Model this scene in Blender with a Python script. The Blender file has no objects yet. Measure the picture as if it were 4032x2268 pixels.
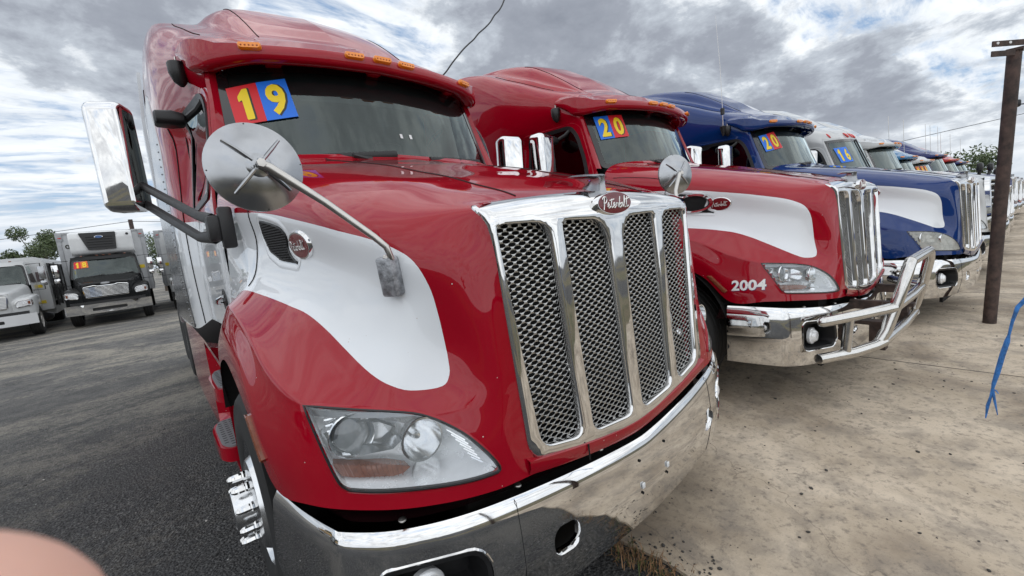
import bpy, bmesh, math, random
import numpy as np
from mathutils import Vector, Matrix
from mathutils.geometry import delaunay_2d_cdt
from mathutils.bvhtree import BVHTree
random.seed(7); rng = np.random.RandomState(7)
SC = bpy.context.scene
COL = SC.collection
R = math.radians

# ------------------------------------------------------------------ camera
cam_d = bpy.data.cameras.new('camera'); cam = bpy.data.objects.new('camera', cam_d); COL.objects.link(cam)
right = Vector((0.7545891, -0.64836958, -0.10105529)); up = Vector((0.16408807, 0.03733199, 0.98573903)); fwd = Vector((0.6353506, 0.7604099, -0.13456002))
cam.matrix_world = Matrix(((right.x, up.x, -fwd.x, -1.40225848), (right.y, up.y, -fwd.y, -1.00485986), (right.z, up.z, -fwd.z, 1.6440857), (0, 0, 0, 1)))
cam_d.sensor_width = 36; cam_d.lens = 36 * 1648.78 / 4032
cam_d.dof.use_dof = True; cam_d.dof.focus_distance = 2.6; cam_d.dof.aperture_fstop = 22.0   # phone lens: about 1 mm aperture
cam_d.clip_start = 0.004; cam_d.clip_end = 3000
SC.camera = cam
# ------------------------------------------------------------------ light
SUN_AZ, SUN_EL = R(-118), R(56)          # azimuth measured from +X towards +Y
sun_d = bpy.data.lights.new('sun', 'SUN'); sun_d.energy = 0.8; sun_d.angle = R(150); sun_d.color = (1, .965, .91)
sun = bpy.data.objects.new('sun', sun_d); COL.objects.link(sun)
sdir = Vector((math.cos(SUN_AZ) * math.cos(SUN_EL), math.sin(SUN_AZ) * math.cos(SUN_EL), math.sin(SUN_EL)))
sun.rotation_euler = (-sdir).to_track_quat('-Z', 'Y').to_euler(); sun.location = sdir * 50

class NT:
    """tiny node tree helper"""
    def __init__(s, nt): s.nt = nt; s.N = nt.nodes; s.L = nt.links
    def n(s, t, **kw):
        o = s.N.new(t)
        for k, v in kw.items():
            if k == 'ins':
                for a, b in v.items():
                    if hasattr(b, 'is_output') or isinstance(b, bpy.types.NodeSocket): s.L.new(b, o.inputs[a])
                    else: o.inputs[a].default_value = b
            else: setattr(o, k, v)
        return o
    def math(s, op, a, b=0.0, c=None, clamp=False):
        o = s.N.new('ShaderNodeMath'); o.operation = op; o.use_clamp = clamp
        for i, v in enumerate((a, b, c)):
            if v is None: continue
            if isinstance(v, bpy.types.NodeSocket): s.L.new(v, o.inputs[i])
            else: o.inputs[i].default_value = v
        return o.outputs[0]
    def ramp(s, fac, stops, interp='LINEAR'):
        o = s.N.new('ShaderNodeValToRGB'); o.color_ramp.interpolation = interp
        while len(o.color_ramp.elements) < len(stops): o.color_ramp.elements.new(.5)
        for e, (p, c) in zip(o.color_ramp.elements, stops):
            e.position = p; e.color = c if len(c) == 4 else (*c, 1)
        s.L.new(fac, o.inputs[0]); return o.outputs[0]
    def mix(s, f, a, b, t='RGBA', bl='MIX'):
        o = s.N.new('ShaderNodeMix'); o.data_type = t; o.blend_type = bl
        ia, ib = (6, 7) if t == 'RGBA' else (2, 3)
        for i, v in ((0, f), (ia, a), (ib, b)):
            if isinstance(v, bpy.types.NodeSocket): s.L.new(v, o.inputs[i])
            else: o.inputs[i].default_value = v if t != 'RGBA' or i == 0 or len(v) == 4 else (*v, 1)
        return o.outputs[2 if t == 'RGBA' else 0]
    def noise(s, vec, scale, detail=4, rough=.55, dist=0, d4=None):
        o = s.N.new('ShaderNodeTexNoise'); o.inputs['Scale'].default_value = scale; o.inputs['Detail'].default_value = detail
        o.inputs['Roughness'].default_value = rough; o.inputs['Distortion'].default_value = dist
        if vec is not None: s.L.new(vec, o.inputs['Vector'])
        return o.outputs['Fac']

# ------------------------------------------------------------------ sky
world = bpy.data.worlds.new('World'); SC.world = world; world.use_nodes = True
def build_world():
    W = NT(world.node_tree)
    for n in list(W.N): W.N.remove(n)
    sky = W.n('ShaderNodeTexSky', sky_type='NISHITA', sun_disc=False, sun_elevation=SUN_EL, sun_rotation=R(90) - SUN_AZ)
    tc = W.n('ShaderNodeTexCoord').outputs['Generated']
    sep = W.n('ShaderNodeSeparateXYZ', ins={0: tc})
    z = W.math('MAXIMUM', sep.outputs[2], 0.0)
    den = W.math('ADD', z, 0.30)
    px = W.math('DIVIDE', sep.outputs[0], den); py = W.math('DIVIDE', sep.outputs[1], den)
    P = W.n('ShaderNodeCombineXYZ', ins={0: px, 1: py}).outputs[0]
    def blob(d, power):
        dp = W.n('ShaderNodeVectorMath', operation='DOT_PRODUCT', ins={0: tc, 1: d}).outputs['Value']
        return W.math('POWER', W.math('MAXIMUM', dp, 0.0), power)
    # high rippled layer: long streaks
    mp = W.n('ShaderNodeMapping', ins={'Vector': P, 'Rotation': (0, 0, R(28)), 'Scale': (0.9, 2.8, 1)}).outputs[0]
    streak = W.noise(mp, 2.4, 8, .62, .45)
    ripple = W.noise(W.n('ShaderNodeMapping', ins={'Vector': P, 'Rotation': (0, 0, R(20)), 'Scale': (1.6, 5.0, 1)}).outputs[0], 4.2, 6, .6, .3)
    hi = W.math('ADD', W.math('MULTIPLY', streak, .62), W.math('MULTIPLY', ripple, .38))
    hicov = W.ramp(hi, [(.40, (0, 0, 0)), (.53, (1, 1, 1))])
    hicol = W.ramp(streak, [(.30, (4.2, 4.7, 5.5)), (.50, (6.4, 6.9, 7.5)), (.66, (8.4, 8.7, 9.0))])
    blue = W.mix(.55, W.mix(1.0, sky.outputs[0], (.95, .95, .95), bl='MULTIPLY'), (2.6, 4.1, 6.4))
    c1 = W.mix(hicov, blue, hicol)
    # low broken cumulus
    mass = W.math('ADD', W.math('MULTIPLY', W.noise(P, 1.5, 10, .58, .3), .56), W.math('MULTIPLY', W.noise(P, 4.6, 11, .64, .25), .44))
    body = W.math('ADD', mass, W.math('MULTIPLY', blob((.70, .60, .40), 30), .20))
    body = W.math('ADD', body, W.math('MULTIPLY', blob((.02, .92, .39), 40), .17))
    body = W.math('ADD', body, W.math('MULTIPLY', blob((.965, .20, .175), 80), .15))
    body = W.math('ADD', body, W.math('MULTIPLY', blob((.88, .42, .23), 90), .05))
    body = W.math('SUBTRACT', body, W.math('MULTIPLY', blob((-.09, .985, .13), 45), .16))
    body = W.math('SUBTRACT', body, W.math('MULTIPLY', blob((.955, .06, .29), 80), .09))
    body = W.math('SUBTRACT', body, W.math('MULTIPLY', blob((.30, .86, .42), 150), .10))
    cov = W.ramp(body, [(.455, (0, 0, 0)), (.525, (1, 1, 1))])
    det = W.noise(P, 6.0, 9, .62, .25)
    shade = W.math('ADD', body, W.math('MULTIPLY', W.math('SUBTRACT', det, .5), .40))
    lowcol = W.ramp(shade, [(.42, (9.2, 9.4, 9.6)), (.495, (7.2, 7.55, 7.9)), (.56, (4.3, 4.7, 5.25)), (.65, (2.9, 3.15, 3.65)), (.86, (2.0, 2.2, 2.65))])
    c2 = W.mix(cov, c1, lowcol)
    # flat grey-blue bank low over the horizon
    hb = W.noise(W.n('ShaderNodeMapping', ins={'Vector': tc, 'Scale': (2.2, 2.2, 9)}).outputs[0], 1.6, 6, .55)
    hzc = W.ramp(hb, [(.35, (3.7, 4.3, 5.2)), (.52, (5.4, 5.9, 6.5)), (.66, (7.4, 7.7, 8.0))])
    hz = W.ramp(sep.outputs[2], [(.03, (1, 1, 1)), (.14, (0, 0, 0))])
    c3 = W.mix(W.math('MULTIPLY', hz, .75), c2, hzc)
    bg = W.n('ShaderNodeBackground', ins={'Color': c3, 'Strength': 0.070})
    out = W.n('ShaderNodeOutputWorld'); W.L.new(bg.outputs[0], out.inputs[0])
build_world()
SC.view_settings.view_transform = 'Standard'; SC.view_settings.look = 'None'
SC.view_settings.exposure = 0.88; SC.view_settings.gamma = 1.0; SC.view_settings.use_curve_mapping = False

# ------------------------------------------------------------------ materials
MATS = {}
def mat(name, base=(.5, .5, .5), rough=.5, metal=0.0, coat=0.0, noise=0, nscale=20, bump=0, bscale=200, spec=.5, emit=None):
    if name in MATS: return MATS[name]
    m = bpy.data.materials.new(name); m.use_nodes = True; T = NT(m.node_tree)
    b = T.N['Principled BSDF']
    b.inputs['Base Color'].default_value = (*base, 1); b.inputs['Roughness'].default_value = rough; b.inputs['Metallic'].default_value = metal
    b.inputs['Coat Weight'].default_value = coat; b.inputs['Coat Roughness'].default_value = .04; b.inputs['Specular IOR Level'].default_value = spec
    tc = T.n('ShaderNodeTexCoord').outputs['Object']
    if noise:
        f = T.noise(tc, nscale, 5, .6)
        lo = tuple(max(0, c * (1 - noise)) for c in base); hi = tuple(min(1, c * (1 + noise)) for c in base)
        T.L.new(T.ramp(f, [(.3, lo), (.7, hi)]), b.inputs['Base Color'])
        T.L.new(T.math('ADD', T.math('MULTIPLY', f, .25), max(rough - .12, 0.02)), b.inputs['Roughness'])
    if bump:
        bp = T.n('ShaderNodeBump', ins={'Strength': bump, 'Distance': .01, 'Height': T.noise(tc, bscale, 3, .6)})
        T.L.new(bp.outputs[0], b.inputs['Normal'])
    MATS[name] = m; return m

def paint(name, col, white=(.74, .765, .79), seam=True):
    """two-tone gloss paint: the vertex attribute 'sdf' is > 0 on the white field"""
    if name in MATS: return MATS[name]
    m = bpy.data.materials.new(name); m.use_nodes = True; T = NT(m.node_tree); b = T.N['Principled BSDF']
    a = T.n('ShaderNodeAttribute', attribute_name='sdf').outputs['Fac']
    f = T.math('GREATER_THAN', a, 0.0)
    tc = T.n('ShaderNodeTexCoord').outputs['Object']
    flake = T.noise(tc, 900, 2, .7)
    wcol = T.mix(flake, tuple(c * .93 for c in white), tuple(min(1, c * 1.05) for c in white))
    dust = T.noise(tc, 2.5, 6, .65)
    base = T.mix(f, col, wcol)
    nz = T.n('ShaderNodeSeparateXYZ', ins={0: T.n('ShaderNodeNewGeometry').outputs['Normal']}).outputs[2]
    dirt = T.math('MULTIPLY', T.math('MULTIPLY', T.math('MAXIMUM', nz, 0.0), dust), .05)
    base = T.mix(dirt, base, (.42, .38, .34))
    # stone chips, mostly low on the nose
    vo = T.n('ShaderNodeTexVoronoi', feature='F1', ins={'Vector': tc, 'Scale': 26.0}); oz = T.n('ShaderNodeSeparateXYZ', ins={0: tc}).outputs[2]
    pick = T.math('GREATER_THAN', T.n('ShaderNodeSeparateColor', ins={0: vo.outputs['Color']}).outputs[0], T.math('ADD', T.math('MULTIPLY', oz, .25), .52))
    chip = T.math('MULTIPLY', T.math('LESS_THAN', vo.outputs['Distance'], .055), pick)
    base = T.mix(chip, base, (.55, .50, .47))
    T.L.new(base, b.inputs['Base Color'])
    b.inputs['Roughness'].default_value = .42; b.inputs['Coat Weight'].default_value = 1.0; b.inputs['Coat IOR'].default_value = 1.47
    b.inputs['Specular IOR Level'].default_value = 0.0
    T.L.new(T.math('ADD', T.math('MULTIPLY', dust, .03), .004), b.inputs['Coat Roughness'])
    MATS[name] = m; return m

RED = paint('red_paint', (.31, .0006, .011)); BLUE = paint('blue_paint', (.005, .030, .145)); WHITEP = paint('white_paint', (.50, .51, .51))
DUSTYB = paint('dusty_black_paint', (.016, .017, .018)); DUSTYB.node_tree.nodes['Principled BSDF'].inputs['Coat Weight'].default_value = .25
TEAL = paint('teal_paint', (.012, .14, .30)); NAVY = paint('navy_paint', (.01, .02, .12)); BLACKP = paint('black_paint', (.012, .013, .014))
CRIM = paint('crimson_paint', (.40, .01, .012)); SILVER = paint('silver_paint', (.55, .56, .57))
PLAINW = mat('plain_white', (.70, .71, .71), .35, noise=.05, nscale=3)
def chrome_mat():
    m = bpy.data.materials.new('chrome'); m.use_nodes = True; T = NT(m.node_tree); b = T.N['Principled BSDF']
    tc = T.n('ShaderNodeTexCoord').outputs['Object']
    d = T.noise(tc, 6, 7, .7); s = T.noise(tc, 60, 5, .6)
    T.L.new(T.ramp(d, [(.35, (.64, .64, .64)), (.6, (.77, .77, .765))]), b.inputs['Base Color'])
    b.inputs['Metallic'].default_value = 1
    T.L.new(T.ramp(T.math('ADD', T.math('MULTIPLY', d, .6), T.math('MULTIPLY', s, .4)), [(.42, (.02, .02, .02)), (.72, (.11, .11, .11))]), b.inputs['Roughness'])
    bp = T.n('ShaderNodeBump', ins={'Strength': .03, 'Distance': .02, 'Height': T.noise(tc, 5, 2, .5)})
    T.L.new(bp.outputs[0], b.inputs['Normal']); MATS['chrome'] = m; return m
CHROME = chrome_mat()
ALU = mat('dull_aluminium', (.38, .39, .405), .22, 1, noise=.12, nscale=9)
SATIN = mat('satin_steel', (.55, .53, .50), .33, 1, noise=.08, nscale=30)
STAINLESS = mat('stainless_tube', (.60, .59, .57), .15, 1, noise=.08, nscale=22)
WHEELM = mat('polished_wheel', (.70, .71, .72), .22, 1, noise=.06, nscale=12)
PERF = mat('bright_perforated_sheet', (.44, .44, .43), .28, 1, noise=.1, nscale=15)
BLACK = mat('black_plastic', (.014, .014, .015), .42, noise=.15, nscale=30)
GLOSSB = mat('gloss_black', (.008, .008, .009), .12, coat=.5)
FILLER = mat('dark_filler', (.022, .006, .008), .18, coat=.6)  # dark red tint puts the hood's reflection into the colour of a black panel
DARK = mat('dark_void', (.006, .006, .006), .9)
RUBBER = mat('tyre_rubber', (.016, .016, .016), .75, noise=.3, nscale=14)
TREAD = mat('grey_step_tread', (.17, .18, .19), .6, noise=.1, nscale=60)
AMBER = mat('amber_lens', (.90, .27, .012), .15, coat=.6, noise=.15, nscale=90)
AMBERD = mat('dull_amber_lens', (.20, .055, .022), .2, coat=.6, noise=.2, nscale=60)
EMBRED = mat('emblem_red', (.16, .012, .016), .2, coat=.8)
LETTER = mat('bright_letter', (.80, .80, .78), .3, .6)
DECALW = mat('white_decal', (.80, .80, .80), .4); DECALB = mat('navy_decal', (.02, .04, .18), .4)
STR = mat('sticker_red', (.62, .012, .02), .45); STB = mat('sticker_blue', (.008, .16, .72), .45); STY = mat('sticker_yellow', (.85, .62, .012), .45); STK = mat('sticker_black', (.03, .03, .02), .5)
STO = mat('sticker_orange', (.75, .16, .015), .45)
YELLOWP = paint('yellow_paint', (.55, .30, .02))
INTERIOR = mat('cab_interior', (.014, .015, .016), .8); SEATM = mat('seat_cloth', (.09, .09, .095), .9)
REFL = mat('reflector_silver', (.86, .875, .89), .25, .25, noise=.04, nscale=25)
BOWL = mat('bright_reflector', (.86, .87, .88), .07, 1, noise=.03, nscale=40)
LENSG = mat('projector_glass', (.10, .11, .12), .05, coat=1)
RUST = mat('rusty_steel', (.052, .032, .026), .7, noise=.75, nscale=13, bump=.25, bscale=60)
GREYP = mat('grey_plastic', (.22, .225, .23), .5, noise=.1, nscale=20)
ROPE = mat('blue_rope', (.04, .19, .52), .6, noise=.55, nscale=45, bump=.6, bscale=260)
REDPL = mat('red_lens', (.55, .02, .015), .2, coat=.5)
YELLOW = mat('yellow_label', (.75, .55, .03), .5)

def glass(name, tint, refl=1.0, rough=0.0, haze=0.0, hazecol=(.6, .6, .58)):
    if name in MATS: return MATS[name]
    m = bpy.data.materials.new(name); m.use_nodes = True; T = NT(m.node_tree)
    for n in list(T.N): T.N.remove(n)
    tr = T.n('ShaderNodeBsdfTransparent', ins={'Color': (*tint, 1)}).outputs[0]
    if haze:
        df = T.n('ShaderNodeBsdfDiffuse', ins={'Color': (*hazecol, 1)}).outputs[0]
        hz = T.ramp(T.noise(T.n('ShaderNodeTexCoord').outputs['Object'], 12, 5, .65), [(.3, (haze * .4,) * 3), (.7, (haze,) * 3)])
        x = T.n('ShaderNodeMixShader', ins={0: hz, 1: tr, 2: df}).outputs[0]
    else: x = tr
    gl = T.n('ShaderNodeBsdfGlossy', ins={'Color': (.88, .98, .96, 1), 'Roughness': rough}).outputs[0]
    ge = T.n('ShaderNodeNewGeometry'); c = T.math('ABSOLUTE', T.n('ShaderNodeVectorMath', operation='DOT_PRODUCT', ins={0: ge.outputs['Normal'], 1: ge.outputs['Incoming']}).outputs['Value'])
    sch = T.math('ADD', T.math('MULTIPLY', T.math('POWER', T.math('SUBTRACT', 1.0, c, clamp=True), 5.0), .957), .043)
    fr = T.math('MULTIPLY', sch, refl, clamp=True)
    o = T.n('ShaderNodeMixShader', ins={0: fr, 1: x, 2: gl}).outputs[0]
    T.L.new(o, T.n('ShaderNodeOutputMaterial').inputs[0]); MATS[name] = m; return m
WGLASS = glass('tinted_windscreen_glass', (.52, .60, .59), 1.9, .01, .05, (.14, .22, .22))
SGLASS = glass('dark_side_glass', (.10, .11, .11), 1.2)
HGLASS = glass('headlamp_glass', (.95, .96, .97), 1.0, .01, .13, (.70, .71, .72))
HGLASSF = glass('fogged_headlamp_glass', (.80, .80, .76), 1.0, .12, .75, (.52, .51, .47))

# ------------------------------------------------------------------ mesh helpers
class MB:
    def __init__(s): s.v = []; s.f = []; s.m = []
    def add(s, verts, faces, mi=0):
        k = len(s.v); s.v += [tuple(map(float, p)) for p in verts]
        for f in faces: s.f.append([i + k for i in f]); s.m.append(mi)
        return s
    def grid(s, P, mi=0, close_u=False, close_v=False):
        P = np.asarray(P, float); nu, nv = P.shape[:2]
        fs = []
        for i in range(nu - (0 if close_u else 1)):
            for j in range(nv - (0 if close_v else 1)):
                a, b = i, (i + 1) % nu; c, d = j, (j + 1) % nv
                fs.append((a * nv + c, b * nv + c, b * nv + d, a * nv + d))
        return s.add(P.reshape(-1, 3), fs, mi)
    def box(s, c, d, mi=0, bev=0.0, rot=None):
        bm = bmesh.new(); bmesh.ops.create_cube(bm, size=1)
        for v in bm.verts: v.co = Vector((v.co.x * d[0], v.co.y * d[1], v.co.z * d[2]))
        if bev: bmesh.ops.bevel(bm, geom=list(bm.edges), offset=bev, segments=2, profile=.5, affect='EDGES')
        if rot is not None: bmesh.ops.transform(bm, matrix=rot.to_4x4(), verts=bm.verts)
        bm.verts.index_update()
        s.add([v.co + Vector(c) for v in bm.verts], [[v.index for v in f.verts] for f in bm.faces], mi); bm.free(); return s
    def tube(s, pts, r, n=10, mi=0, caps=True, flat=1.0):
        pts = [Vector(p) for p in pts]; rs = r if isinstance(r, (list, tuple)) else [r] * len(pts)
        rings = []; prev = None
        for i, p in enumerate(pts):
            t = (pts[min(i + 1, len(pts) - 1)] - pts[max(i - 1, 0)]).normalized()
            if prev is None:
                a = Vector((0, 0, 1)) if abs(t.z) < .9 else Vector((1, 0, 0)); x = t.cross(a).normalized()
            else:
                x = (prev - t * prev.dot(t)); x = x.normalized() if x.length > 1e-6 else t.orthogonal().normalized()
            prev = x; y = t.cross(x)
            rings.append([p + (x * math.cos(2 * math.pi * k / n) + y * math.sin(2 * math.pi * k / n) * flat) * rs[i] for k in range(n)])
        s.grid(np.array([[tuple(q) for q in rg] for rg in rings]), mi, close_v=True)
        if caps:
            k = len(s.v) - len(pts) * n
            s.f.append(list(range(k, k + n))[::-1]); s.m.append(mi)
            s.f.append(list(range(k + (len(pts) - 1) * n, k + len(pts) * n))); s.m.append(mi)
        return s
    def lathe(s, prof, o, axis, n=32, mi=0, a0=0, a1=2 * math.pi):
        """prof: (radius, height along axis)"""
        ax = Vector(axis).normalized(); x = ax.orthogonal().normalized(); y = ax.cross(x); o = Vector(o)
        full = abs(a1 - a0 - 2 * math.pi) < 1e-6; m = n if full else n + 1
        P = [[tuple(o + ax * h + (x * math.cos(a0 + (a1 - a0) * k / n) + y * math.sin(a0 + (a1 - a0) * k / n)) * r) for k in range(m)] for r, h in prof]
        return s.grid(np.array(P), mi, close_v=full)
    def disc(s, o, axis, r, n=32, mi=0, rx=None):
        ax = Vector(axis).normalized(); x = ax.orthogonal().normalized(); y = ax.cross(x); o = Vector(o)
        return s.add([o + x * r * math.cos(2 * math.pi * k / n) + y * r * math.sin(2 * math.pi * k / n) for k in range(n)], [list(range(n))], mi)
    def prism(s, poly, mapf, d0, d1, mi=0):
        """closed 2D outline -> solid between mapf(p,d0) and mapf(p,d1)"""
        n = len(poly)
        s.add([mapf(p, d0) for p in poly] + [mapf(p, d1) for p in poly],
              [list(range(n))[::-1], list(range(n, 2 * n))] + [[i, (i + 1) % n, n + (i + 1) % n, n + i] for i in range(n)], mi)
        return s
    def mesh(s, name, mats, smooth=35):
        me = bpy.data.meshes.new(name); me.from_pydata(s.v, [], s.f)
        for m in (mats if isinstance(mats, (list, tuple)) else [mats]): me.materials.append(m)
        if any(s.m): me.polygons.foreach_set('material_index', s.m)
        bm = bmesh.new(); bm.from_mesh(me); bmesh.ops.remove_doubles(bm, verts=bm.verts, dist=1e-5); bmesh.ops.recalc_face_normals(bm, faces=bm.faces); bm.to_mesh(me); bm.free()
        if smooth:
            me.polygons.foreach_set('use_smooth', [True] * len(me.polygons)); me.set_sharp_from_angle(angle=R(smooth))
        me.update(); return me
    def obj(s, name, mats, parent=None, smooth=35, loc=None):
        o = bpy.data.objects.new(name, s.mesh(name, mats, smooth)); COL.objects.link(o)
        if parent: o.parent = parent
        if loc: o.location = loc
        return o

def pieces(name, mats, parent, builds, smooth=40):
    out = []
    for b in builds:
        m = MB(); b(m); out.append(m.obj(name, mats, parent, smooth))
    return out
def empty(name, loc, label, cat, group=None, rz=0):
    o = bpy.data.objects.new(name, None); COL.objects.link(o); o.location = loc; o.rotation_euler = (0, 0, rz); o.empty_display_size = .3
    tag(o, label, cat, group); return o
def tag(o, label=None, cat=None, group=None, kind=None):
    for k, v in (('label', label), ('category', cat), ('group', group), ('kind', kind)):
        if v: o[k] = v
    return o
def cat_rom(P, n, axis=0):
    """Catmull-Rom through control points, n samples per span"""
    P = np.moveaxis(np.asarray(P, float), axis, 0); k = len(P)
    ext = np.concatenate([[2 * P[0] - P[1]], P, [2 * P[-1] - P[-2]]])
    out = []
    for i in range(k - 1):
        p0, p1, p2, p3 = ext[i:i + 4]
        for t in np.arange(n) / n:
            out.append(.5 * (2 * p1 + (p2 - p0) * t + (2 * p0 - 5 * p1 + 4 * p2 - p3) * t * t + (3 * p1 - p0 - 3 * p2 + p3) * t ** 3))
    out.append(P[-1])
    return np.moveaxis(np.array(out), 0, axis)
def smooth_grid(P, it=3, k=.5):
    P = P.copy()
    for _ in range(it):
        Q = P.copy()
        Q[1:-1, 1:-1] = (P[:-2, 1:-1] + P[2:, 1:-1] + P[1:-1, :-2] + P[1:-1, 2:]) / 4
        P = P + (Q - P) * k
    return P
def rrect(x0, x1, z0, z1, r, n=5):
    rs = r if isinstance(r, (list, tuple)) else [r] * 4            # BL, BR, TR, TL
    out = []
    for (cx, cz, a0), q in zip(((x0 + rs[0], z0 + rs[0], 180), (x1 - rs[1], z0 + rs[1], 270), (x1 - rs[2], z1 - rs[2], 0), (x0 + rs[3], z1 - rs[3], 90)), rs):
        for k in range(n + 1):
            a = R(a0 + 90 * k / n); out.append((cx + q * math.cos(a), cz + q * math.sin(a)))
    return out
def round_poly(pts, r, n=5):
    """round the corners of a polygon"""
    out = []; m = len(pts); rs = r if isinstance(r, (list, tuple)) else [r] * m
    for i in range(m):
        p0, p, p1 = Vector(pts[i - 1]), Vector(pts[i]), Vector(pts[(i + 1) % m])
        a = (p0 - p); b = (p1 - p); q = min(rs[i], a.length * .48, b.length * .48)
        A = p + a.normalized() * q; B = p + b.normalized() * q
        for k in range(n + 1):
            t = k / n; v = A * (1 - t) ** 2 + p * 2 * t * (1 - t) + B * t * t; out.append((v.x, v.y))
    return out
def offset_poly(poly, d):
    """shrink (d > 0) a closed outline"""
    n = len(poly); area = sum(poly[i][0] * poly[(i + 1) % n][1] - poly[(i + 1) % n][0] * poly[i][1] for i in range(n)); s = 1 if area > 0 else -1
    out = []
    for i in range(n):
        a = Vector(poly[i - 1]); b = Vector(poly[i]); c = Vector(poly[(i + 1) % n])
        t = (c - a).normalized() if (c - a).length > 1e-9 else Vector((1, 0)); out.append((b.x - t.y * d * s, b.y + t.x * d * s))
    return out
def in_poly(p, poly):
    x, y = p; c = False; j = len(poly) - 1
    for i in range(len(poly)):
        xi, yi = poly[i][:2]; xj, yj = poly[j][:2]
        if (yi > y) != (yj > y) and x < (xj - xi) * (y - yi) / (yj - yi + 1e-12) + xi: c = not c
        j = i
    return c
def sheet(mb, outer, holes, mapf, step=.03, mi=0):
    """flat outline with holes, filled with a regular point field, mapped on a curved surface"""
    pts = []; edges = []
    def loop(l):
        k = len(pts); pts.extend(Vector(p) for p in l); edges.extend((k + i, k + (i + 1) % len(l)) for i in range(len(l)))
    loop(outer)
    for h in holes: loop(h)
    xs = [p[0] for p in outer]; ys = [p[1] for p in outer]
    big = [offset_poly(h, -step * .35) for h in holes]; small = offset_poly(outer, step * .35)
    y = min(ys) + step * .5
    while y < max(ys):
        x = min(xs) + step * .5
        while x < max(xs):
            if in_poly((x, y), small) and not any(in_poly((x, y), b) for b in big): pts.append(Vector((x, y)))
            x += step
        y += step
    vs, es, fs, *_ = delaunay_2d_cdt(pts, edges, [], 0, 1e-6)
    keep = []
    for f in fs:
        c = sum((vs[i] for i in f), Vector((0, 0))) / len(f)
        if in_poly(c, outer) and not any(in_poly(c, h) for h in holes): keep.append(list(f))
    mb.add([mapf(v, 0) for v in vs], keep, mi)
def rim(mb, loop, mapf, steps, mi=0):
    """returns around a hole: steps = [(inset, depth), ...]"""
    rows = []
    for ins, dep in steps:
        l = offset_poly(loop, ins) if ins else loop
        rows.append([tuple(mapf(p, dep)) for p in l])
    mb.grid(np.array(rows), mi, close_v=True)
def text_mesh(body, bold=0.0, shear=0.0):
    if body == '1':
        pl = round_poly([(.30, .0), (.92, .0), (.92, 1.0), (.50, 1.0), (.0, .78), (.0, .60), (.30, .66)], .07, 4); pl = [(x * .92 + y * .0, y) for x, y in pl]
        return np.array(pl), [list(range(len(pl)))]
    c = bpy.data.curves.new('digits', 'FONT'); c.body = body; c.offset = bold; c.shear = shear; c.resolution_u = 3; c.fill_mode = 'FRONT'
    o = bpy.data.objects.new('digits', c); COL.objects.link(o)
    bpy.context.view_layer.update()
    me = o.evaluated_get(bpy.context.evaluated_depsgraph_get()).to_mesh()
    v = np.array([tuple(p.co) for p in me.vertices]); f = [list(p.vertices) for p in me.polygons]
    o.to_mesh_clear(); bpy.data.objects.remove(o); bpy.data.curves.remove(c)
    v = v[:, :2]; lo = v.min(0); hi = v.max(0)
    return (v - lo) / (hi - lo), f
SCRIPT_STROKES = [
    [(.075, .33), (.055, .22), (.05, .10), (.03, 0)], [(-.01, .27), (.05, .335), (.12, .325), (.15, .26), (.12, .19), (.06, .17)],
    [(.16, .08), (.21, .10), (.235, .15), (.21, .18), (.185, .13), (.20, .06), (.24, .05), (.28, .09)],
    [(.335, .28), (.315, .15), (.32, .06), (.35, .055), (.38, .09)], [(.245, .235), (.33, .25), (.42, .27)],
    [(.37, .08), (.42, .10), (.445, .15), (.42, .18), (.395, .13), (.41, .06), (.45, .05), (.49, .10)],
    [(.49, .10), (.505, .17), (.525, .16), (.57, .16), (.565, .08), (.60, .06)],
    [(.645, .34), (.625, .2), (.62, .07), (.66, .05), (.695, .10), (.67, .16), (.63, .12)],
    [(.69, .15), (.74, .17), (.735, .08), (.77, .06)],
    [(.77, .07), (.825, .20), (.84, .32), (.815, .33), (.80, .15), (.82, .06), (.86, .06)],
    [(.925, .33), (.895, .17), (.90, .07), (.94, .06), (.97, .09)], [(.835, .255), (.92, .265), (1.02, .30)]]
def script_word(mb, mapf, w, r=.016, mi=0):
    """handwritten word, mapf((u,v)) -> 3D; w = word width"""
    for st in SCRIPT_STROKES:
        q = cat_rom(np.array(st), 4)
        mb.tube([mapf(((p[0] - .5) * w, (p[1] - .17) * w)) for p in q], r * w, 5, mi)

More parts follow.
